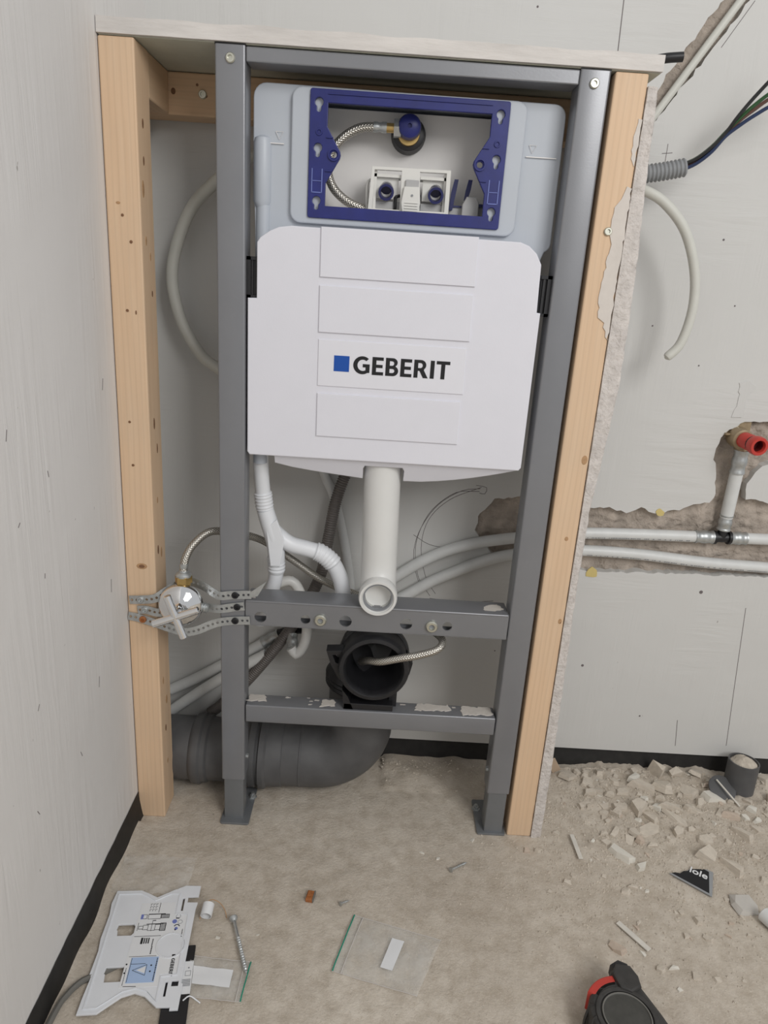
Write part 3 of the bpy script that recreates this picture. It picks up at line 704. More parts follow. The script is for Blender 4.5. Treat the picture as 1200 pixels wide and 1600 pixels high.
for lp in lets:
    mk('letter', MB().plate([[(-.0575 + u * kx, .7950 + v) for u, v in l] for l in lp], -.0006, .0001), 'ink', foam)
mk('logo_square', MB().plate([[(-.085, .7970), (-.0632, .7970), (-.0632, .8190), (-.085, .8190)]], -.0006, .0001), 'logo_blue', foam)
# black clips gripping the foam
for s in (-1, 1):
    xa, xb = (-.2108, -.1945) if s < 0 else (.196, .2108)
    ck = mk('clip', MB().box(xa, xb, .012, .036, .8895, .944, .001).box(xa, xb, .0075, .014, .8895, .8935).box(xa, xb, .0075, .014, .9395, .944).box(xa if s < 0 else xb - .006, xa + .006 if s < 0 else xb, .0075, .014, .8895, .944), 'black', ci)
    mk('clip_rib', MB().box(xa + .0065 if s < 0 else xa + .003, xa + .009 if s < 0 else xa + .006, .009, .0125, .8935, .9395), 'black_dusty', ck)

# ------------------------------------------------------------------ flush pipe and white overflow branch
fp = thing('flush_pipe', (-.002, .03, .425), 'white flush pipe with open socket dropping below the foam front', 'pipe')
mk('pipe', MB().tube([(-.0055, .046, .70), (-.005, .044, .62), (-.003, .041, .54), (-.002, .038, .49), (-.0015, .030, .466), (-.001, .016, .4535), (-.001, .002, .4505)], lambda s, L: .0285 + (.0022 if .012 < L - s < .30 and False else 0), 28, .004, cap=False), 'pp_white', fp, smooth=True)
mk('socket_ring', MB().lathe((-.001, .008, .4505), (0, -1, -.03), [(.0285, -.004), (.0305, 0), (.0305, .014), (.0290, .018), (.0255, .018), (.0245, .015), (.0215, .013), (.0205, -.012)], 36), 'pp_white', fp, smooth=True)
mk('seal', MB().lathe((-.001, .0005, .4505), (0, -1, -.03), [(.0245, 0), (.0235, .0075), (.0215, .0075), (.0210, 0)], 36), 'ink_grey', fp, smooth=True)
mk('pipe_wall', MB().lathe((-.001, .011, .4505), (0, -1, 0), [(0, 0), (.0140, .0), (.0205, .003), (.0205, .007)], 30), 'pp_white', fp, smooth=True)

yp = thing('overflow_branch', (-.15, .06, .40), 'white plastic Y-branch tube beside the flush pipe', 'pipe')
def ribs(base, spans, amp=.0016, pitch=.0058):
    def r(s, L):
        v = base
        for a, b in spans:
            if a < s < b: v = base + .0012 + amp * (0.5 + .5 * math.cos(2 * PI * (s - a) / pitch))
        return v
    return r
mk('main_tube', MB().tube([(-.1955, .046, .66), (-.1960, .052, .64), (-.1945, .060, .60), (-.190, .064, .56), (-.180, .066, .525), (-.174, .068, .49), (-.1715, .070, .46), (-.175, .072, .43), (-.186, .074, .40), (-.197, .076, .372), (-.200, .078, .352)], ribs(.0122, [(.070, .098), (.185, .213)]), 18, .0015), 'cool_white', yp, smooth=True, angle=1.2)
mk('branch_tube', MB().tube([(-.181, .066, .53), (-.166, .066, .516), (-.148, .066, .504), (-.120, .067, .497), (-.098, .068, .490), (-.078, .069, .473), (-.066, .070, .450), (-.060, .072, .425), (-.056, .075, .39), (-.054, .077, .354)], ribs(.0132, [(.085, .122)]), 18, .0015), 'cool_white', yp, smooth=True, angle=1.2)
mk('junction', MB().tube([(-.1905, .064, .562), (-.184, .065, .54), (-.176, .066, .515), (-.172, .067, .49), (-.1715, .068, .472)], lambda s, L: .0150 - .0012 * abs(2 * s / L - 1), 18, .003), 'cool_white', yp, smooth=True)
mk('junction_web', MB().plate([[(-.186, .535), (-.170, .548), (-.158, .515), (-.164, .470), (-.178, .470)]], .0515, .054, bev=.001), 'cool_white', yp)

# ------------------------------------------------------------------ hoses and pipes in the cavity
dk = lambda p, amp=.12: (lambda s, L: p * (1 + amp * math.sin(2 * PI * s / .0042)))
mk('dark_flex_conduit', MB().tube([(-.035, .176, .66), (-.062, .168, .615), (-.082, .160, .555), (-.094, .155, .476), (-.104, .152, .414), (-.135, .152, .342), (-.170, .152, .281), (-.229, .155, .196), (-.283, .168, .128), (-.31, .175, .10)], dk(.0096), 12, .0010), 'flex_dark', smooth=True, angle=3, label='dark ribbed flexible conduit running down behind the flush pipe', cat='conduit')
mk('cream_conduit', MB().tube([(-.125, .186, .66), (-.107, .186, .595), (-.088, .186, .553), (-.070, .186, .490), (-.056, .186, .42), (-.050, .186, .375), (-.055, .186, .34)], .0082, 14), 'pex', smooth=True, label='pale tube against the rear wall beside the dark ribbed conduit', cat='conduit')
mk('cream_conduit', MB().tube([(-.20, .16, 1.098), (-.245, .152, 1.082), (-.285, .15, 1.049), (-.321, .15, 1.011), (-.346, .15, .954), (-.354, .15, .901), (-.340, .15, .839), (-.310, .15, .790), (-.284, .15, .771), (-.24, .155, .742), (-.19, .165, .72)], .0092, 16), 'cream', smooth=True, label='cream bent conduit looping behind the left side of the frame', cat='conduit')
mk('cream_conduit', MB().tube([(.300, .172, 1.088), (.332, .148, 1.083), (.357, .125, 1.074), (.388, .12, 1.058), (.424, .12, 1.023), (.449, .12, .970), (.458, .12, .915), (.450, .12, .861), (.430, .12, .834)], lambda s, L: .0073 if s < L - .006 else .0073 * math.sqrt(max(.04, 1 - ((s - L + .006) / .0062) ** 2)), 16, .003), 'cream', smooth=True, label='cream bent conduit hanging in front of the right wall', cat='conduit')
# PEX pipes
pa = thing('supply_pipe', (.33, .195, .49), 'upper white water pipe with black tee running into the wall chase', 'pipe')
mk('pipe', MB().tube([(-.03, .172, .37), (.029, .182, .405), (.075, .184, .438), (.124, .186, .464), (.18, .188, .482), (.231, .190, .492), (.30, .193, .503), (.37, .197, .509), (.47, .200, .512), (.582, .200, .5145)], .0105, 16), 'pex', pa, smooth=True)
def sleeve(name, a, b, r, par):
    a = Vector(a); b = Vector(b); L = (b - a).length
    return mk(name, MB().lathe(a, b - a, [(0, 0), (r, 0), (r, L * .08), (r * .9, L * .14), (r * .9, L * .32), (r, L * .4), (r, L * .62), (r * .9, L * .7), (r * .9, L * .88), (r, L * .94), (r, L), (0, L)], 18), 'zinc', par, smooth=True)
sleeve('crimp_sleeve', (.574, .200, .5145), (.608, .200, .5150), .0122, pa)
mk('tee_fitting', MB().cyl((.606, .2, .515), (.640, .2, .516), .0088, 16).cyl((.623, .2, .516), (.6235, .2, .533), .0088, 16).cyl((.607, .2, .515), (.612, .2, .515), .0125, 16).cyl((.634, .2, .516), (.639, .2, .516), .0125, 16), 'black', pa, smooth=True)
sleeve('crimp_sleeve', (.638, .200, .5155), (.668, .200, .5165), .0122, pa)
mk('pipe', MB().tube([(.664, .2, .5165), (.75, .2, .518), (.90, .2, .52)], .0105, 16), 'pex', pa, smooth=True)
sleeve('crimp_sleeve', (.6235, .2, .531), (.6235, .199, .560), .0122, pa)
mk('riser_pipe', MB().tube([(.6235, .199, .555), (.6225, .197, .60), (.6215, .194, .648)], .0112, 16), 'pex', pa, smooth=True)
sleeve('crimp_sleeve', (.6215, .194, .640), (.6205, .191, .682), .0130, pa)
low_pipe = mk('supply_pipe', MB().tube([(-.01, .170, .335), (.06, .182, .376), (.10, .184, .402), (.151, .186, .428), (.19, .188, .446), (.235, .190, .460), (.30, .195, .470), (.376, .201, .474), (.481, .203, .472), (.602, .203, .464), (.722, .203, .461), (.90, .203, .458)], .0105, 16), 'pex', smooth=True, label='lower white water pipe running plain along the wall chase', cat='pipe')
lp1 = thing('supply_pipe', (-.28, .185, .15), 'short white water pipe with metal crimp behind the left post', 'pipe')
mk('pipe', MB().tube([(-.389, .185, .140), (-.34, .185, .168), (-.292, .185, .199), (-.235, .185, .236), (-.205, .183, .258)], .0105, 16), 'pex', lp1, smooth=True)
sleeve('crimp_sleeve', (-.209, .183, .255), (-.178, .181, .276), .0122, lp1)
mk('elbow_fitting', MB().tube([(-.180, .181, .275), (-.150, .178, .290), (-.128, .165, .300)], .0098, 14), 'black', lp1, smooth=True)
mk('supply_pipe', MB().tube([(-.385, .166, .104), (-.345, .163, .139), (-.291, .161, .182), (-.25, .160, .212), (-.20, .158, .245)], .0105, 16), 'pex', smooth=True, label='white water pipe slanting down just above the grey drain pipe', cat='pipe')
mk('white_hose', MB().tube([(-.205, .11, .392), (-.180, .115, .408), (-.152, .12, .414), (-.135, .12, .390), (-.126, .12, .350), (-.122, .12, .320), (-.127, .12, .288), (-.140, .12, .270), (-.150, .122, .282)], .0092, 14), 'pp_white', smooth=True, label='white bent tube hooking below the upper crossbar', cat='hose')
sleeve('hose_ferrule_end', (-.148, .128, .276), (-.152, .150, .292), .0108, None)
bpy.data.objects['hose_ferrule_end'].name = 'crimp_ferrule'
tag(bpy.data.objects['crimp_ferrule'], 'small metal crimp ferrule behind the hooked white tube', 'fitting')

def pipe_print(par, pts, r, seed):
    rn = random.Random(seed); mb = MB(); P = catmull(pts, .0012); i = 4
    while i < len(P) - 6:
        l = rn.choice((1, 1, 2, 2, 3))
        a, b = P[i], P[i + l]; o = Vector((0, -r * .86, -r * .52)); h = Vector((0, -.0005, .0009)); d = Vector((0, -.0003, -.0002))
        mb.add([a + o - h + d, b + o - h + d, b + o + h + d, a + o + h + d, a + o - h * .5 - d * 2, b + o - h * .5 - d * 2], [(0, 1, 2, 3), (0, 4, 5, 1)])
        i += l + rn.choice((1, 1, 1, 2, 6))
    mk('pipe_print', mb, 'ink_grey', par, kind='stuff', label='row of small printed marks')
pipe_print(pa, [(.37, .197, .509), (.47, .200, .512), (.572, .200, .5145)], .0105, 1)
pipe_print(low_pipe, [(.376, .201, .474), (.481, .203, .472), (.602, .203, .464), (.722, .203, .461), (.80, .203, .4595)], .0105, 2)

# grey drain
dr = thing('drain_pipe', (-.2, .105, 0), 'large grey drain pipe lying on the floor behind the frame', 'pipe')
def drain_r(s, L): return .0575
DY = .108; DZ = .068
mk('pipe', MB().cyl((-.396, DY, DZ), (-.20, DY, DZ), .0575, 40), 'pvc_grey', dr, smooth=True)
mk('pipe_socket', MB().lathe((-.325, DY, DZ), (1, 0, 0), [(.0575, 0), (.0625, .004), (.0645, .010), (.0645, .018), (.061, .022), (.061, .030), (.0575, .034)], 40), 'pvc_grey', dr, smooth=True)
mk('pipe_socket', MB().lathe((-.232, DY, DZ), (1, 0, 0), [(.0575, 0), (.0605, .004), (.0605, .012), (.0650, .016), (.0650, .027), (.0600, .030), (.0600, .033), (.0672, .035), (.0672, .044), (.063, .048), (.0615, .075), (.0580, .078)], 40), 'pvc_grey', dr, smooth=True)
el = [(-.20, DY, DZ), (-.155, DY, DZ), (-.10, DY, DZ)] + [(-.095 + .078 * math.sin(a), DY, DZ + .078 - .078 * math.cos(a)) for a in [PI / 2 * k / 8 for k in range(1, 9)]] + [(-.017, DY, .20), (-.017, DY, .24)]
mk('elbow', MB().tube(el, .0595, 36, .006), 'pvc_grey', dr, smooth=True)
mk('elbow_seam', MB().lathe((-.125, DY, DZ), (1, 0, 0), [(.0595, 0), (.0605, .001), (.0605, .003), (.0595, .004)], 40), 'pvc_grey', dr, smooth=True)

# black outlet bend
be = thing('outlet_bend', (0, .05, .20), 'black plastic toilet outlet bend with open mouth on the lower crossbar', 'pipe bend')
BZ = .3205
mk('collar', MB().lathe((0, .058, BZ), (0, -1, 0), [(.047, 0), (.057, .002), (.0595, .006), (.0595, .016), (.0565, .018), (.0565, .046), (.0585, .048), (.0585, .058), (.0560, .063), (.0500, .064), (.0470, .060), (.0455, .050), (.0455, .012)], 44), 'black_dusty', be, smooth=True)
bp = [(0, .085, BZ - .006)] + [(-.017 * k / 8, .064 + .044 * math.sin(PI / 2 * k / 8), BZ - .044 + .044 * math.cos(PI / 2 * k / 8)) for k in range(4, 9)] + [(-.017, .108, .25), (-.017, .108, .20)]
mk('bend', MB().tube(bp, .049, 36, .005), 'black_dusty', be, smooth=True)
mk('bend_throat', MB().lathe((0, .052, BZ), (0, -1, 0), [(0, -.03), (.030, -.02), (.040, .000), (.0455, .045)], 36), 'black', be, smooth=True)
mk('ribbed_boot', MB().lathe((-.022, .100, .235), (0, 0, 1), [(.060, 0), (.062, .004), (.060, .008), (.062, .012), (.060, .016), (.062, .020), (.058, .026), (.052, .034)], 36), 'black_dusty', be, smooth=True)
mk('clamp_saddle', MB().box(-.047, .036, .004, .034, .2382, .250, .0012).plate([[(.028, .238), (.042, .238), (.042, .275), (.030, .262)]], .020, .050).plate([[(-.046, .238), (-.030, .238), (-.040, .262), (-.050, .275)]], .004, .034), 'black', be)
tr = [(-.052, .345), (-.078, .343), (-.070, .318), (-.056, .292), (-.050, .292)]
mk('clamp_ear', MB().plate([tr, [(-.0555, .3385), (-.0700, .337), (-.0635, .322), (-.0575, .320)]], .008, .030, bev=.0008), 'black', be)
mk('clamp_ear', MB().plate([[(.055, .34), (.063, .326), (.059, .306), (.050, .296)]], .012, .034, bev=.0008), 'black', be)
mk('rim_mark', MB().box(.0, .004, .0015, .0025, .3655, .3675), 'black', be)

# braided supply hose
mk('braided_hose', MB().tube([(-.3065, .000, .474), (-.304, .006, .494), (-.294, .018, .513), (-.272, .036, .5285), (-.238, .056, .521), (-.200, .092, .498), (-.151, .1, .464), (-.100, .104, .428), (-.050, .112, .404), (.005, .105, .392), (.055, .07, .386), (.092, .032, .3800), (.108, .008, .3755), (.100, -.010, .368), (.070, -.014, .3575), (.040, -.014, .350), (.010, -.010, .340), (-.010, .008, .330), (-.022, .03, .315)], .0063, 14, .003, uvscale=1), 'braid', smooth=True, label='braided steel hose arching from the chrome valve to the black outlet', cat='hose')

# ------------------------------------------------------------------ chrome stop valve
va = thing('stop_valve', (-.305, -.02, .40), 'chrome stop valve with cross handle strapped beside the left post', 'valve')
vd = Vector((.10, -1, .05)).normalized()
vc = Vector((-.309, -.012, .4200))
mk('valve_body', MB().cyl(vc - vd * .045, vc, .013, 18).cyl(vc + Vector((0, .012, 0)), vc + Vector((0, .012, .028)), .0105, 18), 'brass', va, smooth=True)
mk('escutcheon', MB().lathe(vc, vd, [(.0345, -.006), (.0345, -.001), (.0325, .003), (.026, .008), (.018, .012), (.012, .017), (.0095, .024), (.0, .024)], 40), 'chrome', va, smooth=True)
mk('spindle', MB().cyl(vc + vd * .02, vc + vd * .044, .0085, 20), 'chrome', va, smooth=True)
hc = vc + vd * .044
ha = (Vector((.92, 0, .33)) - vd * Vector((.92, 0, .33)).dot(vd)).normalized(); hb = vd.cross(ha)
hd = MB()
for ax, l0, l1 in ((ha, -.036, .036), (hb, -.036, .036)):
    hd.lathe(hc + ax * l0, ax, [(0, 0), (.0052, 0), (.0060, .001), (.0060, .071), (.0052, .072), (0, .072)], 18)
mk('cross_handle', hd, 'chrome', va, smooth=True)
nb = Vector((-.3065, .0, .4525))
mk('compression_nut', MB().lathe(nb - Vector((0, 0, .004)), (0, 0, 1), [(0, 0), (.0105, 0), (.0105, .006), (.0135, .007), (.0135, .018), (.0, .018)], 6), 'brass', va)
mk('nut_cap', MB().lathe(nb + Vector((0, 0, .013)), (0, 0, 1), [(.0125, 0), (.0125, .003), (.009, .007), (.0065, .008), (0, .008)], 20), 'zinc', va, smooth=True)
mk('hose_ferrule', MB().lathe((-.3065, .0, .470), (0.05, .1, 1), [(.0068, 0), (.0068, .004), (.006, .006), (.006, .009), (.0068, .011), (.0068, .016), (0, .016)], 16), 'zinc', va, smooth=True)
mk('thread_ferrule', MB().lathe(vc + Vector((.030, .008, -.004)), (1, 0, -.15), [(0, 0), (.0085, 0), (.0085, .003), (.007, .004), (.0085, .006), (.007, .008), (.0085, .010), (.006, .012), (0, .012)], 16), 'zinc', va, smooth=True)

# perforated straps
def strap(pts, width, label, twist=None):
    P = catmull(pts, .0005); L = [0]
    for a, b in zip(P, P[1:]): L.append(L[-1] + (b - a).length)
    pitch = .0080; n = int(L[-1] / pitch)
    def at(s):
        s = max(0, min(L[-1] - 1e-6, s)); lo = 0; hi = len(L) - 1
        while hi - lo > 1:
            m = (lo + hi) // 2
            if L[m] <= s: lo = m
            else: hi = m
        t = (P[hi] - P[lo]).normalized(); p = P[lo].lerp(P[hi], (s - L[lo]) / max(1e-9, L[hi] - L[lo]))
        nrm = Vector((0, -1, 0)); nrm = (nrm - t * nrm.dot(t)).normalized(); return p, t.cross(nrm) * -1, nrm
    mb = MB()
    sq = [(-1, -1), (0, -1), (1, -1), (1, 0), (1, 1), (0, 1), (-1, 1), (-1, 0)]
    for c in range(n):
        s0 = (c + .5) * pitch; hr = .0022
        base = len(mb.v)
        for layer in (0, 1):
            for a, b in sq:
                p, w, nn = at(s0 + a * pitch / 2); mb.v.append(tuple(p + w * b * width / 2 + nn * .0011 * layer))
            for k in range(8):
                ang = math.radians(225 + 45 * k)
                p, w, nn = at(s0 + math.cos(ang) * hr); mb.v.append(tuple(p + w * math.sin(ang) * hr + nn * .0011 * layer))
        for k in range(8):
            j = (k + 1) % 8; b0, b1 = base, base + 16
            mb.f += [(b0 + k, b0 + j, b0 + 8 + j, b0 + 8 + k), (b1 + k, b1 + 8 + k, b1 + 8 + j, b1 + j), (b0 + 8 + k, b0 + 8 + j, b1 + 8 + j, b1 + 8 + k)]
            if k in (0, 1, 4, 5) or (c == 0 and k in (6, 7)) or (c == n - 1 and k in (2, 3)): mb.f.append((b0 + k, b1 + k, b1 + j, b0 + j))
    return mk('perforated_strap', mb, 'zinc', label=label, cat='strap')
s1 = strap([(-.392, -.002, .4205), (-.372, -.003, .4225), (-.350, -.004, .427), (-.330, .002, .4400), (-.305, .016, .4490), (-.280, .012, .4455), (-.252, -.001, .4365), (-.232, -.0015, .4385), (-.200, -.0025, .4415)], .0142, 'topmost of three galvanised perforated straps behind the chrome valve')
s2 = strap([(-.380, -.002, .404), (-.365, -.003, .405), (-.345, -.004, .402), (-.322, .006, .405), (-.300, .012, .408), (-.275, .008, .410), (-.250, -.0018, .4135), (-.225, -.0018, .4185), (-.205, -.002, .4215)], .0142, 'middle galvanised perforated strap bent behind the chrome valve')
s3 = strap([(-.3955, -.002, .3925), (-.378, -.002, .3895), (-.352, -.004, .3830), (-.330, -.006, .3770), (-.305, -.008, .3725), (-.285, -.007, .3765), (-.265, -.004, .3855), (-.249, -.0018, .3905), (-.225, -.0018, .3945), (-.198, -.0022, .3965)], .0142, 'lowest galvanised perforated strap curving under the chrome valve handle')
for par, x, z, m in ((s1, -.3745, .4222, 'zinc'), (s2, -.3685, .4047, 'zinc'), (s3, -.3720, .3880, 'rust')):
    screw_head('screw', par, x, -.0042, z, .0055, mat=m)
for par, x, z in ((s1, -.2255, .4390), (s2, -.2225, .4188), (s3, -.2255, .3944)):
    screw_head('screw', par, x, -.0030, z, .0056, mat='black')
mk('strap_tail', MB().plate([[(-.203, .436), (-.190, .440), (-.176, .466), (-.185, .459), (-.200, .447)]], -.0035, -.0025), 'zinc', s1)

# ------------------------------------------------------------------ electrics and tap outlet on the right wall
ec = thing('cable_conduit', (.36, .14, 1.08), 'grey corrugated conduit with loose wires beside the boxed-in frame', 'conduit')
mk('conduit', MB().tube([(.320, .145, 1.094), (.345, .142, 1.097), (.380, .140, 1.103), (.415, .138, 1.111)], lambda s, L: .0122 * (1 + .10 * math.sin(2 * PI * s / .0058)), 20, .0010), 'flex_grey', ec, smooth=True, angle=3)
for nm, lab, off, end, m in (('wire', 'black wire', (0, -.004, .003), [(.470, .118, 1.178), (.487, .116, 1.203), (.512, .112, 1.235), (.545, .11, 1.27)], 'wire_black'), ('wire', 'green-yellow wire', (0, -.002, .0035), [(.474, .122, 1.176), (.490, .121, 1.193), (.515, .12, 1.214), (.56, .12, 1.242)], 'wire_green'),
                       ('wire', 'brown wire', (0, 0, -.001), [(.476, .124, 1.174), (.492, .123, 1.188), (.517, .122, 1.207), (.57, .12, 1.234)], 'wire_brown'), ('wire', 'blue wire', (0, -.003, -.004), [(.477, .122, 1.168), (.494, .120, 1.181), (.520, .118, 1.197), (.57, .118, 1.215)], 'wire_blue')):
    o = Vector(off)
    pts = [Vector((.405, .138, 1.109)) + o, Vector((.426, .134, 1.119)) + o, Vector((.445, .13, 1.136)) + o, Vector((.460, .127, 1.156)) + o * .8] + [Vector(p) for p in end]
    mk(nm, MB().tube(pts, .0026, 8, .004), m, ec, smooth=True, label=lab)
for k, off in enumerate((0.0, 0.011)):
    d = Vector((.0765, 0, .121)).normalized()
    a = Vector((.368 + off * 1.1, WY + .000, 1.175)); 
    if k == 0:
        mk('groove_conduit', MB().tube([a + d * .0, a + d * .25, a + d * .55], .0058, 12, .02), 'cream', smooth=True, label='straight cream conduit laid in the diagonal wall groove', cat='conduit')

to = thing('tap_outlet', (.61, .2, .68), 'bronze wall tap elbow with red test plug in the wall recess', 'tap outlet')
mk('elbow', MB().lathe((.612, .208, .703), (.02, -1, -.05), [(0, 0), (.0175, 0), (.0185, .010), (.0175, .028), (.0150, .030), (0, .030)], 24).cyl((.6205, .191, .678), (.615, .198, .700), .0115, 16), 'bronze', to, smooth=True)
mk('wall_plate', MB().plate([rag(rrect(.588, .634, .700, .736, .01), .01, .0, 1)], .205, .209).box(.588, .600, .193, .208, .706, .709), 'bronze', to)
screw_head('screw', to, .606, .204, .7245, .0062)
rd = Vector((.10, -1, -.03)).normalized(); ra = Vector((.613, .186, .702))
mk('test_plug', MB().lathe(ra, rd, [(0, 0), (.0135, 0), (.0140, .026), (.0120, .030), (.0120, .036), (.0150, .037), (.0160, .042), (.0160, .050), (.0150, .053), (.0105, .053), (.0095, .050), (.0090, .030), (0, .030)], 30), 'red', to, smooth=True, label='red plastic test plug')
mk('plug_gap', MB().lathe(ra + rd * .0305, rd, [(.0122, 0), (.0130, .001), (.0130, .005), (.0122, .006)], 24), 'ink', to)
mk('plug_bore', MB().lathe(ra + rd * .033, rd, [(0, 0), (.0090, 0.0002), (.0094, .014)], 20), 'red_shaded', to)  # same red plastic, its inner shade painted in

# ------------------------------------------------------------------ things lying on the floor
# template plate, printed
TA = math.radians(6.0); TO = Vector((-.357, -.361, .0052))
TM = Matrix.Translation(TO) @ Matrix.Rotation(TA, 4, 'Z')
tp = thing('template_plate', (-.31, -.26, 0), 'white plastic cover plate with printed instructions lying by the left wall', 'plate')
def tmk(name, mb, mat, par=tp, **k): return mk(name, xf(mb, TM), mat, par, **k)
tout = [(0, 0), (.024, .0), (.050, .021), (.066, .026), (.080, .021), (.098, .005), (.116, .004), (.116, .0), (.126, .0), (.1265, .035), (.1235, .037), (.1245, .066), (.126, .155), (.1275, .166), (.1120, .167), (.1120, .178), (.1275, .178), (.1280, .197), (.106, .1985), (.088, .190), (.066, .178), (.052, .186), (.040, .192), (.004, .1925), (.001, .170), (.003, .150), (.001, .110), (.003, .090), (.001, .055), (.004, .052), (.001, .02)]
h1 = [(.022, .042), (.044, .042), (.047, .047), (.047, .060), (.044, .065), (.020, .065), (.0185, .055), (.0205, .054)]
h2 = [(.022, .113), (.042, .113), (.045, .117), (.045, .129), (.042, .133), (.020, .133), (.0185, .124), (.0205, .122)]
h3 = [(.1045, .152), (.1085, .152), (.1085, .176), (.1045, .176)]
h4 = [(.1035, .018), (.1075, .018), (.1075, .040), (.1035, .040)]
h5 = [(.1115, .032), (.1215, .032), (.1215, .041), (.1115, .041)]
tmk('plate', MB().plate([tout, h1, h2, h3, h4, h5], 0, .003, 'xy', bev=.0005), 'template')
rimo = [(.006, .006), (.022, .006), (.050, .027), (.068, .031), (.082, .026), (.097, .011), (.097, .046), (.118, .048), (.118, .146), (.100, .147), (.100, .184), (.088, .185), (.066, .173), (.052, .181), (.040, .187), (.007, .187)]
rimi = [(.5 * 0 + x + (.0015 if x < .06 else -.0015), y + (.0015 if y < .1 else -.0015)) for x, y in rimo]
tmk('raised_rim', MB().plate([rimo, rimi], .003, .0042, 'xy'), 'template')
tmk('print_sheet', MB().plate([[(.044, .033), (.094, .033), (.094, .050), (.116, .052), (.116, .144), (.096, .146), (.096, .168), (.046, .168)]], .003, .0034, 'xy'), 'paper')
tmk('round_window', MB().plate([circ(.101, .094, .0205, 30), circ(.101, .094, .0190, 30)], .003, .0044, 'xy').plate([circ(.101, .094, .0182, 30)], .0034, .0036, 'xy'), 'template')
TT = .0034
def ln(mb, a, b, w=.0005):
    a = Vector(a); b = Vector(b); d = (b - a).normalized(); n = Vector((-d.y, d.x)) * w / 2
    return mb.plate([[tuple(a + n), tuple(a - n), tuple(b - n), tuple(b + n)]], TT, TT + .0003, 'xy')
tmk('blue_print', MB().plate([[(.051, .039), (.088, .039), (.088, .077), (.051, .077)]], TT, TT + .0002, 'xy'), 'print_blue')
tri = MB()
for a, b in (((.056, .0575), (.074, .0495)), ((.074, .0495), (.074, .0655)), ((.074, .0655), (.056, .0575)), ((.052, .040), (.052, .076)), ((.052, .067), (.072, .067))): ln(tri, a, b, .0006)
for c in ((.0465, .067), (.0465, .054), (.080, .064), (.080, .055)): tri.plate([circ(*c, .0012, 8)], TT, TT + .0004, 'xy')
tmk('warning_print', tri, 'ink')
tmk('triangle_print', MB().plate([[(.0615, .0575), (.0732, .0525), (.0732, .0632)]], TT, TT + .0003, 'xy'), 'paper')
dg = MB()
# drawn fittings on the sheet
for (x0, x1, y, hh) in ((.060, .078, .1435, .0042), (.078, .090, .1435, .0030), (.050, .058, .1435, .0036)):
    ln(dg, (x0, y + hh), (x1, y + hh)); ln(dg, (x0, y - hh), (x1, y - hh)); ln(dg, (x0, y - hh), (x0, y + hh)); ln(dg, (x1, y - hh), (x1, y + hh))
for k in range(7): ln(dg, (.079 + k * .0018, .1400), (.079 + k * .0018, .1472), .0008)
ln(dg, (.060, .1475), (.084, .1475), .0012)
for (x0, x1, y, hh) in ((.050, .056, .125, .0025), (.056, .063, .125, .0038), (.063, .073, .125, .0052), (.073, .080, .125, .0045), (.080, .088, .125, .006)):
    ln(dg, (x0, y + hh), (x1, y + hh)); ln(dg, (x0, y - hh), (x1, y - hh)); ln(dg, (x0, y - hh), (x0, y + hh)); ln(dg, (x1, y - hh), (x1, y + hh))
for k in range(5): ln(dg, (.0805 + k * .0017, .1185), (.0805 + k * .0017, .1325), .0007)
ln(dg, (.068, .119), (.068, .137)); ln(dg, (.0685, .1365), (.0725, .1365), .0011); ln(dg, (.060, .1305), (.084, .1305), .001)
for r in range(3):
    for c in range(3): ln(dg, (.060 + c * .004, .153 + r * .005), (.060 + c * .004, .156 + r * .005), .0005); ln(dg, (.060 + c * .004, .156 + r * .005), (.0625 + c * .004, .156 + r * .005), .0004)
ln(dg, (.0735, .150), (.0735, .1675), .0006); ln(dg, (.047, .1105), (.084, .1105), .0005); ln(dg, (.047, .0785), (.084, .0785), .0004)
tmk('fitting_print', dg, 'ink')
tmk('fitting_print', MB().plate([[(.0495, .1395), (.0530, .1395), (.0530, .1475), (.0495, .1475)]], TT, TT + .0004, 'xy'), 'dot_blue')
ic = MB()
for cx, cy, r in ((.1035, .1425, .0035), (.1075, .1325, .0035)): ic.plate([circ(cx, cy, r, 14), circ(cx, cy, r - .0005, 14)], TT, TT + .0003, 'xy')
tmk('icon_print', ic, 'ink_grey')
tmk('icon_print', MB().plate([arc(.104, .1245, .0042, 10, 170, 8) + arc(.104, .1245, .0030, 170, 10, 8)], TT, TT + .0003, 'xy').plate([circ(.1025, .1195, .0012, 8)], TT, TT + .0003, 'xy').plate([circ(.1005, .1145, .0009, 8)], TT, TT + .0003, 'xy').plate([[(.1005, .1383), (.1055, .1383), (.1055, .1397), (.1005, .1397)]], TT, TT + .0003, 'xy'), 'ink')
tmk('icon_dot', MB().plate([circ(.0995, .1335, .0034, 14)], TT, TT + .0004, 'xy'), 'dot_blue')
tmk('icon_dot', MB().plate([circ(.1035, .1215, .0024, 12)], TT, TT + .0003, 'xy'), 'dot_blue')
# wordmark along the plate's edge, read from the far end
lets2, W2 = wordmark(.0048)
wm = MB()
for lp in lets2: wm.plate([[(.1105 + v - .0048, .0735 - u * .027 / W2) for u, v in l] for l in lp], TT, TT + .0003, 'xy')
wm.plate([[(.1055, .0755), (.1055, .0795), (.1100, .0795), (.1100, .0755)]], TT, TT + .0003, 'xy')
tmk('wordmark_print', wm, 'ink')
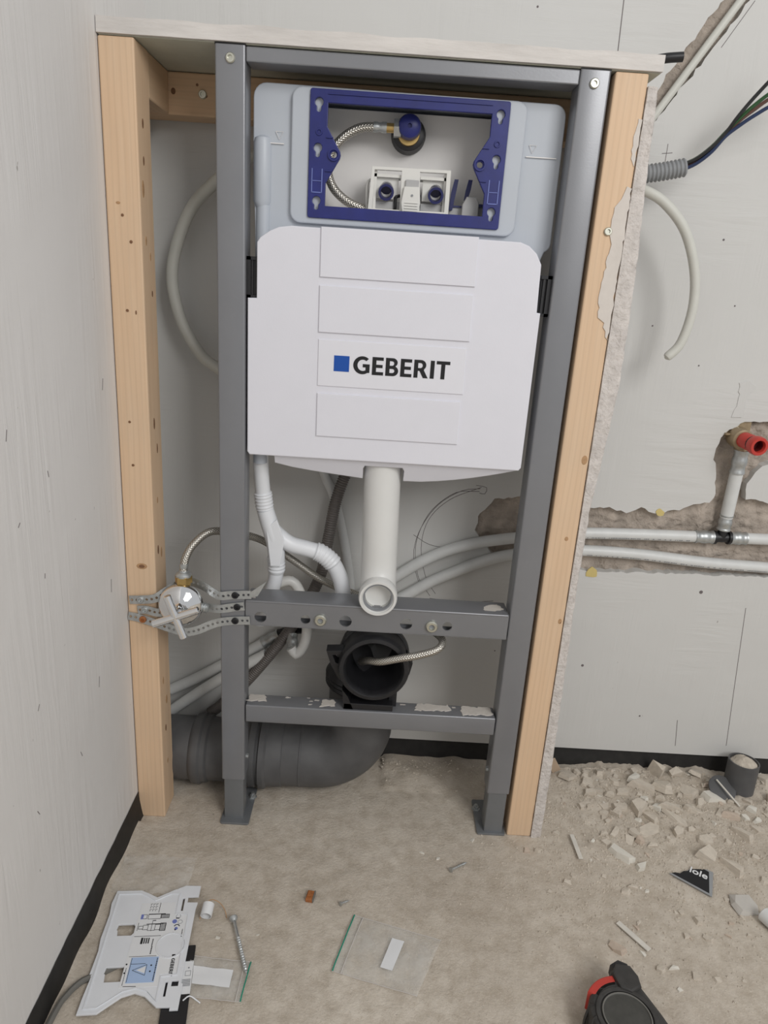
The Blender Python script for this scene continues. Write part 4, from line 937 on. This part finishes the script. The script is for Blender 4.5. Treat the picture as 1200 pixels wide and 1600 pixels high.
# small black print boxes and lines of fine print
fp_ = MB()
for (x, y0, y1, w) in ((.0745, .094, .107, .0012), (.0750, .0815, .0935, .0014), (.0865, .041, .075, .0014), (.0475, .036, .062, .0006), (.0485, .120, .134, .0006), (.113, .107, .120, .0009)):
    y = y0
    rn = random.Random(int(x * 1e4))
    while y < y1 - .001:
        l = rn.uniform(.0012, .0035); ln(fp_, (x, y), (x, min(y1, y + l)), w); y += l + .0006
fp_.plate([[(.0575, .098), (.0605, .098), (.0605, .108), (.0575, .108)]], TT, TT + .0003, 'xy')
for k in range(3): ln(fp_, (.0625 + k * .003, .0985), (.0625 + k * .003, .1075), .0016)
ln(fp_, (.049, .0345), (.066, .0340), .0006)
tag(tmk('fine_print', fp_, 'ink'), kind='stuff')

# black packet under the plate, with a printed white label
bk = thing('black_packet', (-.235, -.33, 0), 'flat black packet with white barcode label under the printed cover plate', 'packet')
bka = math.radians(8); BM = Matrix.Translation((-.232, -.345, 0.0006)) @ Matrix.Rotation(bka, 4, 'Z')
mk('packet', xf(MB().box(-.022, .0125, -.10, .094, 0, .0038, .001), BM), 'black', bk)
mk('packet_label', xf(MB().plate([[(-.004, .020), (.0128, .020), (.0128, .068), (-.004, .068)]], .0038, .0042, 'xy'), BM), 'paper', bk)
lbp = MB()
for k in range(9): lbp.plate([[(.000 + .0001 * k, .031 + k * .0012), (.0115, .031 + k * .0012), (.0115, .0316 + k * .0012), (.000, .0316 + k * .0012)]], .0042, .0044, 'xy')
lbp.plate([circ(.007, .058, .0012, 8)], .0042, .0044, 'xy').plate([[(.003, .046), (.0105, .046), (.0105, .0535), (.003, .0535)], [(.0036, .0466), (.0099, .0466), (.0099, .0529), (.0036, .0529)]], .0042, .0044, 'xy')
mk('label_print', xf(lbp, BM), 'ink_grey', bk)
mk('plastic_tie', MB().tube([(-.228, -.336, .008), (-.221, -.330, .009), (-.212, -.331, .004), (-.206, -.333, .001)], .0009, 6, .003), 'template', smooth=True, label='thin white plastic tie lying across the black packet', cat='tie')

# bags
def bag(name, c4, label, zipf, lab4, seed):
    root = thing(name, (sum(p[0] for p in c4) / 4, sum(p[1] for p in c4) / 4, 0), label, 'plastic bag')
    a, b, c, d = [Vector(p) for p in c4]     # a-b is the zip edge; d, c the far edge
    n = 22; mb = MB()
    P = lambda u, v: (a.lerp(b, v)).lerp(d.lerp(c, v), u)
    def Z(u, v): return .0042 + .0018 * noise.noise((u * 4, v * 4, seed)) + .0008 * noise.noise((u * 11, v * 11, seed)) - .0022 * (abs(2 * v - 1) ** 6)
    for j in range(n + 1):
        for i in range(n + 1):
            u = i / n; v = j / n; p = P(u, v)
            if i == n: p = p + Vector((0, .002 * noise.noise((v * 5, 0, seed))))
            mb.v.append((p.x, p.y, Z(u, v)))
    m = n + 1
    mb.f = [(j * m + i, j * m + i + 1, (j + 1) * m + i + 1, (j + 1) * m + i) for j in range(n) for i in range(n)]
    mk('film', mb, 'film', root, smooth=True, angle=3)
    for u, r, mt, nm in ((.01, .0010, 'zip_green', 'zip_strip'), (zipf, .0008, 'zip_clear', 'seal_strip')):
        mk(nm, MB().tube([(P(u, v).x, P(u, v).y, Z(u, v) + .0008) for v in [k / 8 for k in range(9)]], r, 6, .006), mt, root)
    for va in (0.0, 1.0):
        mk('side_seam', MB().tube([(P(u, va).x, P(u, va).y, Z(u, va) + .0006) for u in [k / 8 for k in range(9)]], .0005, 5, .008), 'zip_clear', root)
    u0, u1, v0, v1 = lab4
    lm = MB()
    for j in range(5):
        for i in range(5):
            u = u0 + (u1 - u0) * i / 4; v = v0 + (v1 - v0) * j / 4; p = P(u, v); lm.v.append((p.x, p.y, Z(u, v) + .0009))
    lm.f = [(j * 5 + i, j * 5 + i + 1, (j + 1) * 5 + i + 1, (j + 1) * 5 + i) for j in range(4) for i in range(4)]
    mk('bag_label', lm, 'paper', root, smooth=True)
    return root
bag('zip_bag', [(-.036, -.279), (-.009, -.185), (.122, -.222), (.083, -.310)], 'large clear zip bag with green zip lying in the middle of the floor', .11, (.50, .64, .25, .78), 3)
bag('zip_bag', [(-.153, -.330), (-.149, -.272), (-.236, -.266), (-.226, -.326)], 'small clear zip bag with green zip and white label near the long screw', .10, (.26, .93, .28, .72), 8)
# crumpled clear sheet behind the plate
cs = MB(); n = 26
for j in range(n + 1):
    for i in range(n + 1):
        u = i / n; v = j / n
        x = -.385 + .115 * u; y = -.168 + .075 * v + .01 * noise.noise((u * 3, v, 1))
        cs.v.append((x, y, .005 + .008 * abs(noise.noise((u * 4, v * 4, 6))) + .003 * noise.noise((u * 11, v * 11, 2))))
cs.f = [(j * (n + 1) + i, j * (n + 1) + i + 1, (j + 1) * (n + 1) + i + 1, (j + 1) * (n + 1) + i) for j in range(n) for i in range(n)]
mk('clear_sheet', cs, 'film_dim', smooth=True, angle=3, label='crumpled clear plastic sheet behind the printed cover plate', cat='plastic sheet')
mk('flat_cable', MB().tube([(-.330, -.285, .0012), (-.350, -.300, .0025), (-.368, -.314, .006), (-.379, -.336, .009), (-.384, -.365, .011), (-.387, -.46, .012)], .0042, 8, .006), 'scuff', smooth=True, label='dark grey cable running from under the printed plate to the left wall', cat='cable')

def screw_thing(a, b, r, label, cat='screw'):
    a = Vector(a); b = Vector(b); d = (b - a).normalized()
    t = thing('wood_screw', a, label, cat)
    Lg = (b - a).length
    mk('screw_head', MB().lathe(a, d, [(0, -.0004), (r * .9, -.0004), (r * 2.1, 0), (r * 2.0, r * .5), (r * 1.0, r * 1.9), (0, r * 1.9)], 16), 'zinc', t, smooth=True)
    mk('shank', MB().tube([tuple(a + d * r), tuple(b)], lambda s, L: (r * .8 if s < L * .35 else r * (.85 + .22 * math.sin(2 * PI * s / (r * 1.3)))) * (1 if s < L - r * 3 else max(.1, (L - s) / (r * 3))), 8, r * .25), 'zinc', t, smooth=True)
screw_thing((-.188, -.206, .0075), (-.151, -.297, .009), .0031, 'long silver wood screw pointing at the small zip bag')
screw_thing((.147, -.091, .0055), (.178, -.069, .0025), .0021, 'grey wood screw lying alone in front of the right foot')
screw_thing((-.031, -.168, .0045), (-.016, -.158, .0022), .0018, 'tiny grey screw just above the large zip bag')
wd = thing('white_ferrule', (-.229, -.197, 0), 'short white plastic sleeve with curled wire near the long screw', 'sleeve')
mk('sleeve', MB().lathe((-.229, -.206, .0085), (.02, 1, .25), [(.0075, 0), (.0085, .0), (.0085, .018), (.0070, .018), (.0070, .002)], 20), 'paper', wd, smooth=True)
mk('curled_wire', MB().tube([(-.238, -.206, .002), (-.236, -.196, .012), (-.227, -.186, .0185), (-.215, -.183, .012), (-.205, -.189, .005), (-.199, -.201, .0015)], .0006, 6, .003), 'knot_light', wd)
rb = thing('rust_connector', (-.078, -.157, 0), 'small rust-orange plastic connector lying left of the tiny screw', 'connector')
mk('body', xf(MB().box(-.006, .006, -.009, .009, 0, .0065, .001).box(-.0045, .001, -.004, .006, .0062, .0085, .0006), Matrix.Translation((-.078, -.157, .001)) @ Matrix.Rotation(-.15, 4, 'Z')), 'rust', rb)
mk('metal_edge', xf(MB().box(.0045, .0066, -.0092, .0092, .001, .0072, .0005), Matrix.Translation((-.078, -.157, .001)) @ Matrix.Rotation(-.15, 4, 'Z')), 'scuff', rb)

# tape measure
TX, TY = .352, -.352
tm = thing('tape_measure', (TX, TY, 0), 'black and red tape measure lying on its side on the floor', 'tape measure')
body = arc(0, 0, .0465, 75, 330, 30) + [(.046, -.036), (.047, -.028), (.042, -.004), (.031, .036), (.030, .058), (.026, .0655), (.012, .0665), (.005, .058)]
def tmm(name, mb, mat, par=tm, **k): return mk(name, xf(mb, Matrix.Translation((TX, TY, 0.001)) @ Matrix.Rotation(.12, 4, 'Z')), mat, par, **k)
case = tmm('case', MB().plate([[(x * .94, y * .94) for x, y in body]], .0, .044, 'xy', bev=.006), 'tape_black', smooth=True)
tmm('shoulder', MB().plate([arc(-.004, -.004, .0385, 0, 360, 40)[:-1], arc(-.004, -.004, .0345, 0, 360, 40)[:-1]], .043, .0465, 'xy', bev=.001), 'tape_black', smooth=True)
tmm('side_disc', MB().lathe((-.004, -.004, .0435), (0, 0, 1), [(.0318, 0), (.0316, .0026), (.0300, .0030), (.0290, .0020), (0, .0022)], 44), 'tape_disc', smooth=True)
tmm('disc_rim', MB().lathe((-.004, -.004, .0463), (0, 0, 1), [(.0316, 0), (.0312, .0007), (.0300, .0007), (.0296, 0)], 44), 'scuff', smooth=True)
tmm('thumb_lock', MB().plate([[(.006, .034), (.016, .028), (.030, .034), (.032, .046), (.028, .060), (.012, .064), (.004, .054)]], .030, .049, 'xy', bev=.003), 'tape_black', smooth=True)
tmm('lock_tip', MB().plate([[(.008, .052), (.026, .050), (.026, .066), (.018, .071), (.009, .067)]], .024, .046, 'xy', bev=.004), 'black_dusty', smooth=True)
tmm('red_band', MB().plate([[(x, y) for x, y in arc(0, 0, .0515, 90, 138, 10)] + arc(0, 0, .040, 138, 90, 10)], .010, .0440, 'xy', bev=.002), 'red', smooth=True)
tmm('red_foot', MB().plate([[(.040, -.050), (.050, -.046), (.0535, -.028), (.049, -.018), (.042, -.022)]], .006, .040, 'xy', bev=.003), 'red', smooth=True)
for k in range(6):
    a0 = math.radians(160 + k * 22)
    tmm('grip_rib', MB().tube([(.043 * math.cos(a0), .043 * math.sin(a0), .0445), (.0475 * math.cos(a0), .0475 * math.sin(a0), .040), (.0525 * math.cos(a0 + .12), .0525 * math.sin(a0 + .12), .026), (.0525 * math.cos(a0 + .12), .0525 * math.sin(a0 + .12), .008)], .0022, 8, .004), 'tape_black', smooth=True)

# grey pipe stub filled with sand, sticker, scraps
st = thing('pipe_stub', (.742, .158, 0), 'grey pipe stub filled with sand standing by the rear wall', 'pipe')
mk('pipe', MB().lathe((.742, .152, .004), (.02, .06, 1), [(.0285, 0), (.0285, .066), (.0262, .066), (.0262, .05)], 32), 'pvc_grey', st, smooth=True)
sand = MB(); 
for k in range(7):
    r = .0258 * (1 - k / 6)
    for i in range(20):
        t = 2 * PI * i / 20; x = .7435 + r * math.cos(t); y = .156 + r * math.sin(t)
        sand.v.append((x, y, .064 + .016 * (k / 6) ** .8 + .004 * noise.noise((x * 90, y * 90, 1)) + (y - .156) * -.05))
for k in range(6):
    for i in range(20): sand.f.append((k * 20 + i, k * 20 + (i + 1) % 20, (k + 1) * 20 + (i + 1) % 20, (k + 1) * 20 + i))
mk('sand_fill', sand, 'rubble', st, smooth=True, angle=3)
mk('grey_disc', xf(MB().lathe((0, 0, 0), (0, 0, 1), [(0, 0), (.026, 0), (.026, .003), (.023, .004), (0, .004)], 24), Matrix.Translation((.700, .135, .018)) @ Matrix.Rotation(.5, 4, 'X')), 'pvc_grey', smooth=True, label='half-buried grey plastic disc leaning beside the sand-filled stub', cat='plastic disc')
mk('white_sliver', MB().box(-.0016, .0016, -.03, .03, 0, .002, .0004), 'rubble_white', label='thin pale sliver leaning on the grey plastic disc', cat='scrap')
bpy.data.objects['white_sliver'].location = (.703, .118, .022); bpy.data.objects['white_sliver'].rotation_euler = (.35, 0, .5)
sk_ = thing('torn_sticker', (.566, -.088, 0), 'torn black sticker with grey border and white lettering in the rubble', 'sticker')
SB = [(.5195, -.0725), (.5725, -.1175), (.597, -.066), (.588, -.060), (.560, -.061), (.545, -.069), (.536, -.072)]
mk('sticker_base', MB().plate([rag(SB, .03, .0, 2)], .0035, .0050, 'xy'), 'sticker_grey', sk_)
mk('sticker_face', MB().plate([[(.5235, -.0720), (.5705, -.1110), (.5895, -.066), (.584, -.0605), (.560, -.0612), (.553, -.066), (.546, -.0665), (.538, -.072), (.530, -.0705)]], .0050, .0054, 'xy'), 'ink', sk_)
tx = text_mb('lole', .019, .0003)
ta = math.radians(-33)
mk('sticker_text', xf(tx, Matrix.Translation((.5545, -.0670, .0056)) @ Matrix.Rotation(ta, 4, 'Z') @ Matrix.Scale(1.05, 4, (1, 0, 0))), 'paper', sk_)
mk('white_tube_offcut', MB().lathe((.636, -.152, .0125), (.42, -.9, 0), [(0, .0008), (.0095, .0004), (.0115, .002), (.0115, .12), (0, .12)], 24), 'pex', smooth=True, label='white pipe offcut on the floor at the right edge', cat='pipe')
mk('pale_strip', xf(MB().box(-.0042, .0042, -.0285, .0285, 0, .0022, .0004), Matrix.Translation((.4165, -.1975, .002)) @ Matrix.Rotation(.62, 4, 'Z')), 'rubble_white', label='narrow pale plastic strip lying behind the tape measure', cat='strip')
mk('pale_strip', xf(MB().box(-.0038, .0038, -.029, .029, 0, .0020, .0004), Matrix.Translation((.3725, -.026, .0065)) @ Matrix.Rotation(.02, 4, 'Z') @ Matrix.Rotation(-.04, 4, 'X')), 'rubble_white', label='narrow pale strip on the dust near the right stud', cat='strip')
mk('card_scrap', xf(MB().box(-.009, .009, -.0012, .0012, 0, .042, .0004), Matrix.Translation((.383, .172, .010)) @ Matrix.Rotation(-.5, 4, 'Y') @ Matrix.Rotation(.3, 4, 'X')), 'card', label='tan card scrap leaning at the foot of the torn gypsum board', cat='scrap')

# ------------------------------------------------------------------ rubble
def shard_mesh(seed, flat):
    rn = random.Random(seed); bm = bmesh.new()
    n = rn.randint(4, 6); a0 = rn.uniform(0, 6)
    for k in range(n):
        a = a0 + 2 * PI * (k + rn.uniform(-.36, .36)) / n; r = rn.uniform(.34, .58)
        for z, f in ((0, rn.uniform(.92, 1.06)), (rn.uniform(.75, 1.0), rn.uniform(.68, .95))):
            bm.verts.new((r * f * math.cos(a), r * f * math.sin(a), z))
    bmesh.ops.convex_hull(bm, input=bm.verts[:])
    loose = [v for v in bm.verts if not v.link_faces]
    if loose: bmesh.ops.delete(bm, geom=loose, context='VERTS')
    me = bpy.data.meshes.new('rubble_shard'); bm.to_mesh(me); bm.free()
    return me
SH = {}
def shard(k, mat):
    if (k, mat) not in SH:
        me = shard_mesh(k, 0); me.materials.append(MT[mat]); SH[(k, mat)] = me
    return SH[(k, mat)]
RUB = [(0.401,0.161,0.053,0.039,'f'),(0.467,0.166,0.033,0.040,'n'),(0.540,0.182,0.034,0.030,'n'),(0.583,0.178,0.034,0.030,'u'),(0.548,0.137,0.066,0.067,'n'),(0.587,0.135,0.053,0.058,'n'),(0.490,0.145,0.026,0.035,'n'),(0.500,0.120,0.034,0.023,'f'),(0.621,0.178,0.048,0.036,'n'),(0.633,0.129,0.039,0.070,'n'),(0.669,0.117,0.060,0.075,'w'),(0.512,0.076,0.057,0.050,'n'),(0.531,0.055,0.043,0.038,'n'),(0.579,0.081,0.058,0.037,'n'),(0.580,0.051,0.056,0.035,'f'),(0.521,0.027,0.061,0.040,'f'),(0.571,0.020,0.042,0.042,'n'),(0.455,0.080,0.025,0.027,'f'),(0.448,-0.038,0.055,0.042,'w'),(0.473,-0.062,0.039,0.032,'w'),(0.602,-0.025,0.049,0.070,'n'),(0.636,-0.054,0.046,0.049,'n'),(0.692,0.022,0.049,0.044,'n'),(0.727,0.037,0.031,0.025,'f'),(0.622,-0.128,0.049,0.062,'g'),(0.597,-0.119,0.016,0.021,'n'),(0.611,-0.076,0.011,0.012,'n'),(0.386,-0.219,0.031,0.033,'b'),(0.530,-0.163,0.027,0.033,'n'),(0.500,-0.191,0.016,0.017,'n'),(0.461,-0.247,0.019,0.016,'w'),(0.648,0.048,0.014,0.015,'w'),(0.736,0.061,0.023,0.023,'w'),(0.802,0.165,0.045,0.050,'n'),(0.795,0.120,0.046,0.050,'b'),(0.338,-0.099,0.022,0.020,'n'),(0.354,-0.085,0.013,0.025,'n'),(0.304,-0.034,0.020,0.021,'n'),(0.285,-0.034,0.018,0.022,'b'),(0.448,-0.104,0.020,0.019,'n'),(0.465,-0.095,0.018,0.017,'n'),(0.572,0.110,0.028,0.027,'n'),(0.624,0.076,0.038,0.030,'n'),(0.598,0.028,0.029,0.028,'n'),(0.628,0.015,0.022,0.024,'n'),(0.453,0.014,0.031,0.026,'n'),(0.428,-0.012,0.026,0.022,'f'),(0.477,0.001,0.040,0.032,'f'),(0.513,-0.012,0.024,0.022,'n'),(0.424,0.078,0.017,0.018,'n'),(0.470,-0.109,0.013,0.012,'w'),(0.689,-0.026,0.021,0.023,'n'),(0.704,0.077,0.025,0.027,'n'),(0.705,0.105,0.018,0.024,'n'),(0.672,0.074,0.030,0.026,'n'),(0.426,0.135,0.018,0.019,'n'),(0.307,-0.119,0.013,0.013,'n'),(0.435,-0.172,0.014,0.012,'n'),(0.569,-0.187,0.014,0.013,'b'),(0.499,-0.162,0.010,0.015,'n'),(0.129,-0.063,0.011,0.010,'w'),(0.102,-0.052,0.020,0.009,'w'),(0.192,-0.016,0.010,0.021,'w'),(-0.205,-0.235,0.009,0.011,'w'),(-0.149,-0.226,0.008,0.008,'w'),(0.347,0.010,0.017,0.025,'n'),(0.401,-0.046,0.014,0.012,'n'),(0.652,-0.021,0.014,0.017,'n'),(0.681,-0.076,0.023,0.028,'n'),(0.449,0.041,0.017,0.017,'n'),(0.633,0.055,0.015,0.018,'n')]
LAB = {0: 'flat beige plaster slab nearest the black strip and torn gypsum board', 3: 'pointed pale rubble piece standing against the black wall strip', 4: 'biggest rounded beige lump in the rubble below the black strip',
       10: 'large rubble piece with a white painted corner left of the pipe stub', 18: 'white-faced plaster shard lying apart at the front of the rubble', 19: 'smaller white-faced shard just below the lone white shard',
       20: 'large beige lump right behind the torn black sticker', 21: 'beige angular lump right of the torn black sticker', 22: 'beige lump at the right below the sand-filled stub', 24: 'smooth grey board fragment beside the white pipe offcut',
       27: 'flat brownish fragment just behind the tape measure', 28: 'beige lump in front of the torn black sticker', 30: 'small pale pebble right of the tape measure', 33: 'beige lump between the sand-filled stub and the right edge', 34: 'brown lump at the right edge by the sand-filled stub'}
MATK = {'n': 'shard', 'f': 'shard', 'u': 'shard', 'w': 'shard_white', 'b': 'shard_brown', 'g': 'shard_grey'}
def put_shard(i, x, y, sx, sy, k, name='rubble_piece'):
    rn = random.Random(i * 13 + 1)
    h = {'f': .0075, 'g': .010, 'u': .040}.get(k, min(.017, max(.003, .36 * min(sx, sy))))
    o = bpy.data.objects.new(name, shard(i % 9 + (20 if k in 'fg' else 0), MATK[k])); COL.objects.link(o)
    ssy = sy * (.62 if k not in 'fg' else .9)
    o.scale = (sx, ssy, h)
    o.location = (x, y, floor_h(x, y) - .0012 - .14 * h)
    o.rotation_euler = (rn.uniform(-.26, .26), rn.uniform(-.26, .26), rn.uniform(-.9, .9))
    return o
LUMPS = []
MARKS = [('the tape measure', .352, -.30), ('the torn black sticker', .566, -.088), ('the sand-filled stub', .742, .152), ('the foot of the right stud', .31, -.01), ('the white pipe offcut', .65, -.19), ('the long pale strip behind the tape measure', .4165, -.1975),
         ('the black wall strip', .45, .19), ('the black wall strip at the right', .62, .19), ('the middle of the rubble heap', .55, .06), ('the lone white-faced shard', .448, -.038), ('the right edge of the picture', .80, .04), ('the small zip bag', -.19, -.25), ('the right frame foot', .16, -.04), ('the pale strip near the right stud', .3725, -.026), ('the left side of the rubble heap', .44, .09)]
TONE = {'n': 'beige', 'f': 'flat beige', 'u': 'beige', 'w': 'whitish', 'b': 'brown', 'g': 'grey'}
def crumb_label(o, x, y, k):
    m = min(MARKS, key=lambda t: (t[1] - x) ** 2 + (t[2] - y) ** 2)[0]
    tag(o, 'small %s plaster crumb near %s' % (TONE[k], m), 'rubble', '%s crumbs near %s' % (TONE[k], m))
for i, (x, y, sx, sy, k) in enumerate(RUB):
    o = put_shard(i, x, y, sx, sy, k)
    if i in LAB: tag(o, LAB[i], 'rubble')
    elif sx > .024: LUMPS.append((x, y, o))
    else: crumb_label(o, x, y, k)
ORD = ['leftmost', 'second from the left', 'third from the left', 'fourth from the left', 'fifth from the left', 'sixth from the left', 'seventh from the left', 'eighth from the left', 'ninth from the left', 'tenth from the left', 'eleventh from the left', 'twelfth from the left']
for row, lo, hi in (('back row', .112, 9), ('middle row', .045, .112), ('front row', -9, .045)):
    for k, (x, y, o) in enumerate(sorted([t for t in LUMPS if lo <= t[1] < hi], key=lambda t: t[0])):
        tag(o, 'beige plaster lump in the %s of the rubble heap, %s' % (row, ORD[k]), 'rubble', 'plaster lumps in the heap')
rn = random.Random(29)
cnt = 0
while cnt < 28:
    x = rn.uniform(.40, .82); y = rn.uniform(-.03, .185)
    if (x - .742) ** 2 + (y - .152) ** 2 < .05 ** 2 or any((x - t[0]) ** 2 + (y - t[1]) ** 2 < .022 ** 2 for t in RUB[:35]): continue
    if rn.random() > .35 + 2.2 * (y + .03): continue
    k = rn.choice('nnnffwb'); s_ = rn.uniform(.016, .032)
    o = put_shard(500 + cnt, x, y, s_ * rn.uniform(.8, 1.3), s_ * 1.3, k, 'rubble_flake')
    o.location.z += .0015
    m = min(MARKS, key=lambda t: (t[1] - x) ** 2 + (t[2] - y) ** 2)[0]
    tag(o, 'middle-sized %s plaster flake near %s' % (TONE[k], m), 'rubble', '%s flakes near %s' % (TONE[k], m)); cnt += 1
rn = random.Random(11)
cnt = 0
while cnt < 150:
    x = rn.uniform(.33, .84); y = rn.uniform(-.30, .19)
    if rn.random() > (.25 + .75 * max(0, min(1, (y + .10) / .2))) * min(1, (x - .30) / .15): continue
    if .5 < x < .62 and -.125 < y < -.05: continue
    if (x - TX) ** 2 + (y - TY) ** 2 < .09 ** 2: continue
    if (x - .742) ** 2 + (y - .152) ** 2 < .04 ** 2: continue
    s = rn.uniform(.006, .017)
    k = rn.choice('nnnnnfwb')
    o = put_shard(200 + cnt, x, y, s * rn.uniform(.8, 1.4), s * 1.5, k, 'rubble_crumb')
    crumb_label(o, x, y, k); cnt += 1
# grit nobody could count
gm = MB(); rn = random.Random(5)
def grit(n, fx, fy, s0, s1):
    for _ in range(n):
        x = fx(); y = fy()
        if x < WX + .012 or (abs(x - .742) < .035 and abs(y - .152) < .035): continue
        s = rn.uniform(s0, s1); z = floor_h(x, y)
        a = rn.uniform(0, 6.28); vs = []
        for k in range(4):
            t = a + k * PI / 2 + rn.uniform(-.5, .5); r = s * rn.uniform(.6, 1.1); vs.append((x + r * math.cos(t), y + r * math.sin(t), z - .0004))
        vs.append((x + rn.uniform(-.3, .3) * s, y + rn.uniform(-.3, .3) * s, z + s * rn.uniform(.4, .9)))
        gm.add(vs, [(0, 1, 4), (1, 2, 4), (2, 3, 4), (3, 0, 4), (3, 2, 1, 0)])
grit(8500, lambda: .31 + .5 * rn.random() ** .9, lambda: min(.185, rn.gauss(.05, .13)), .0008, .0034)
grit(4200, lambda: rn.uniform(-.39, .60), lambda: rn.uniform(-.42, .05), .0005, .0016)
grit(160, lambda: rn.uniform(.03, .25), lambda: .19 - abs(rn.gauss(0, .035)), .001, .004)
grit(500, lambda: rn.gauss(.30, .05), lambda: rn.gauss(-.10, .08), .0008, .003)
mk('floor_grit', gm, 'rubble', label='scattered plaster grit and dust crumbs on the floor', cat='grit', kind='stuff')
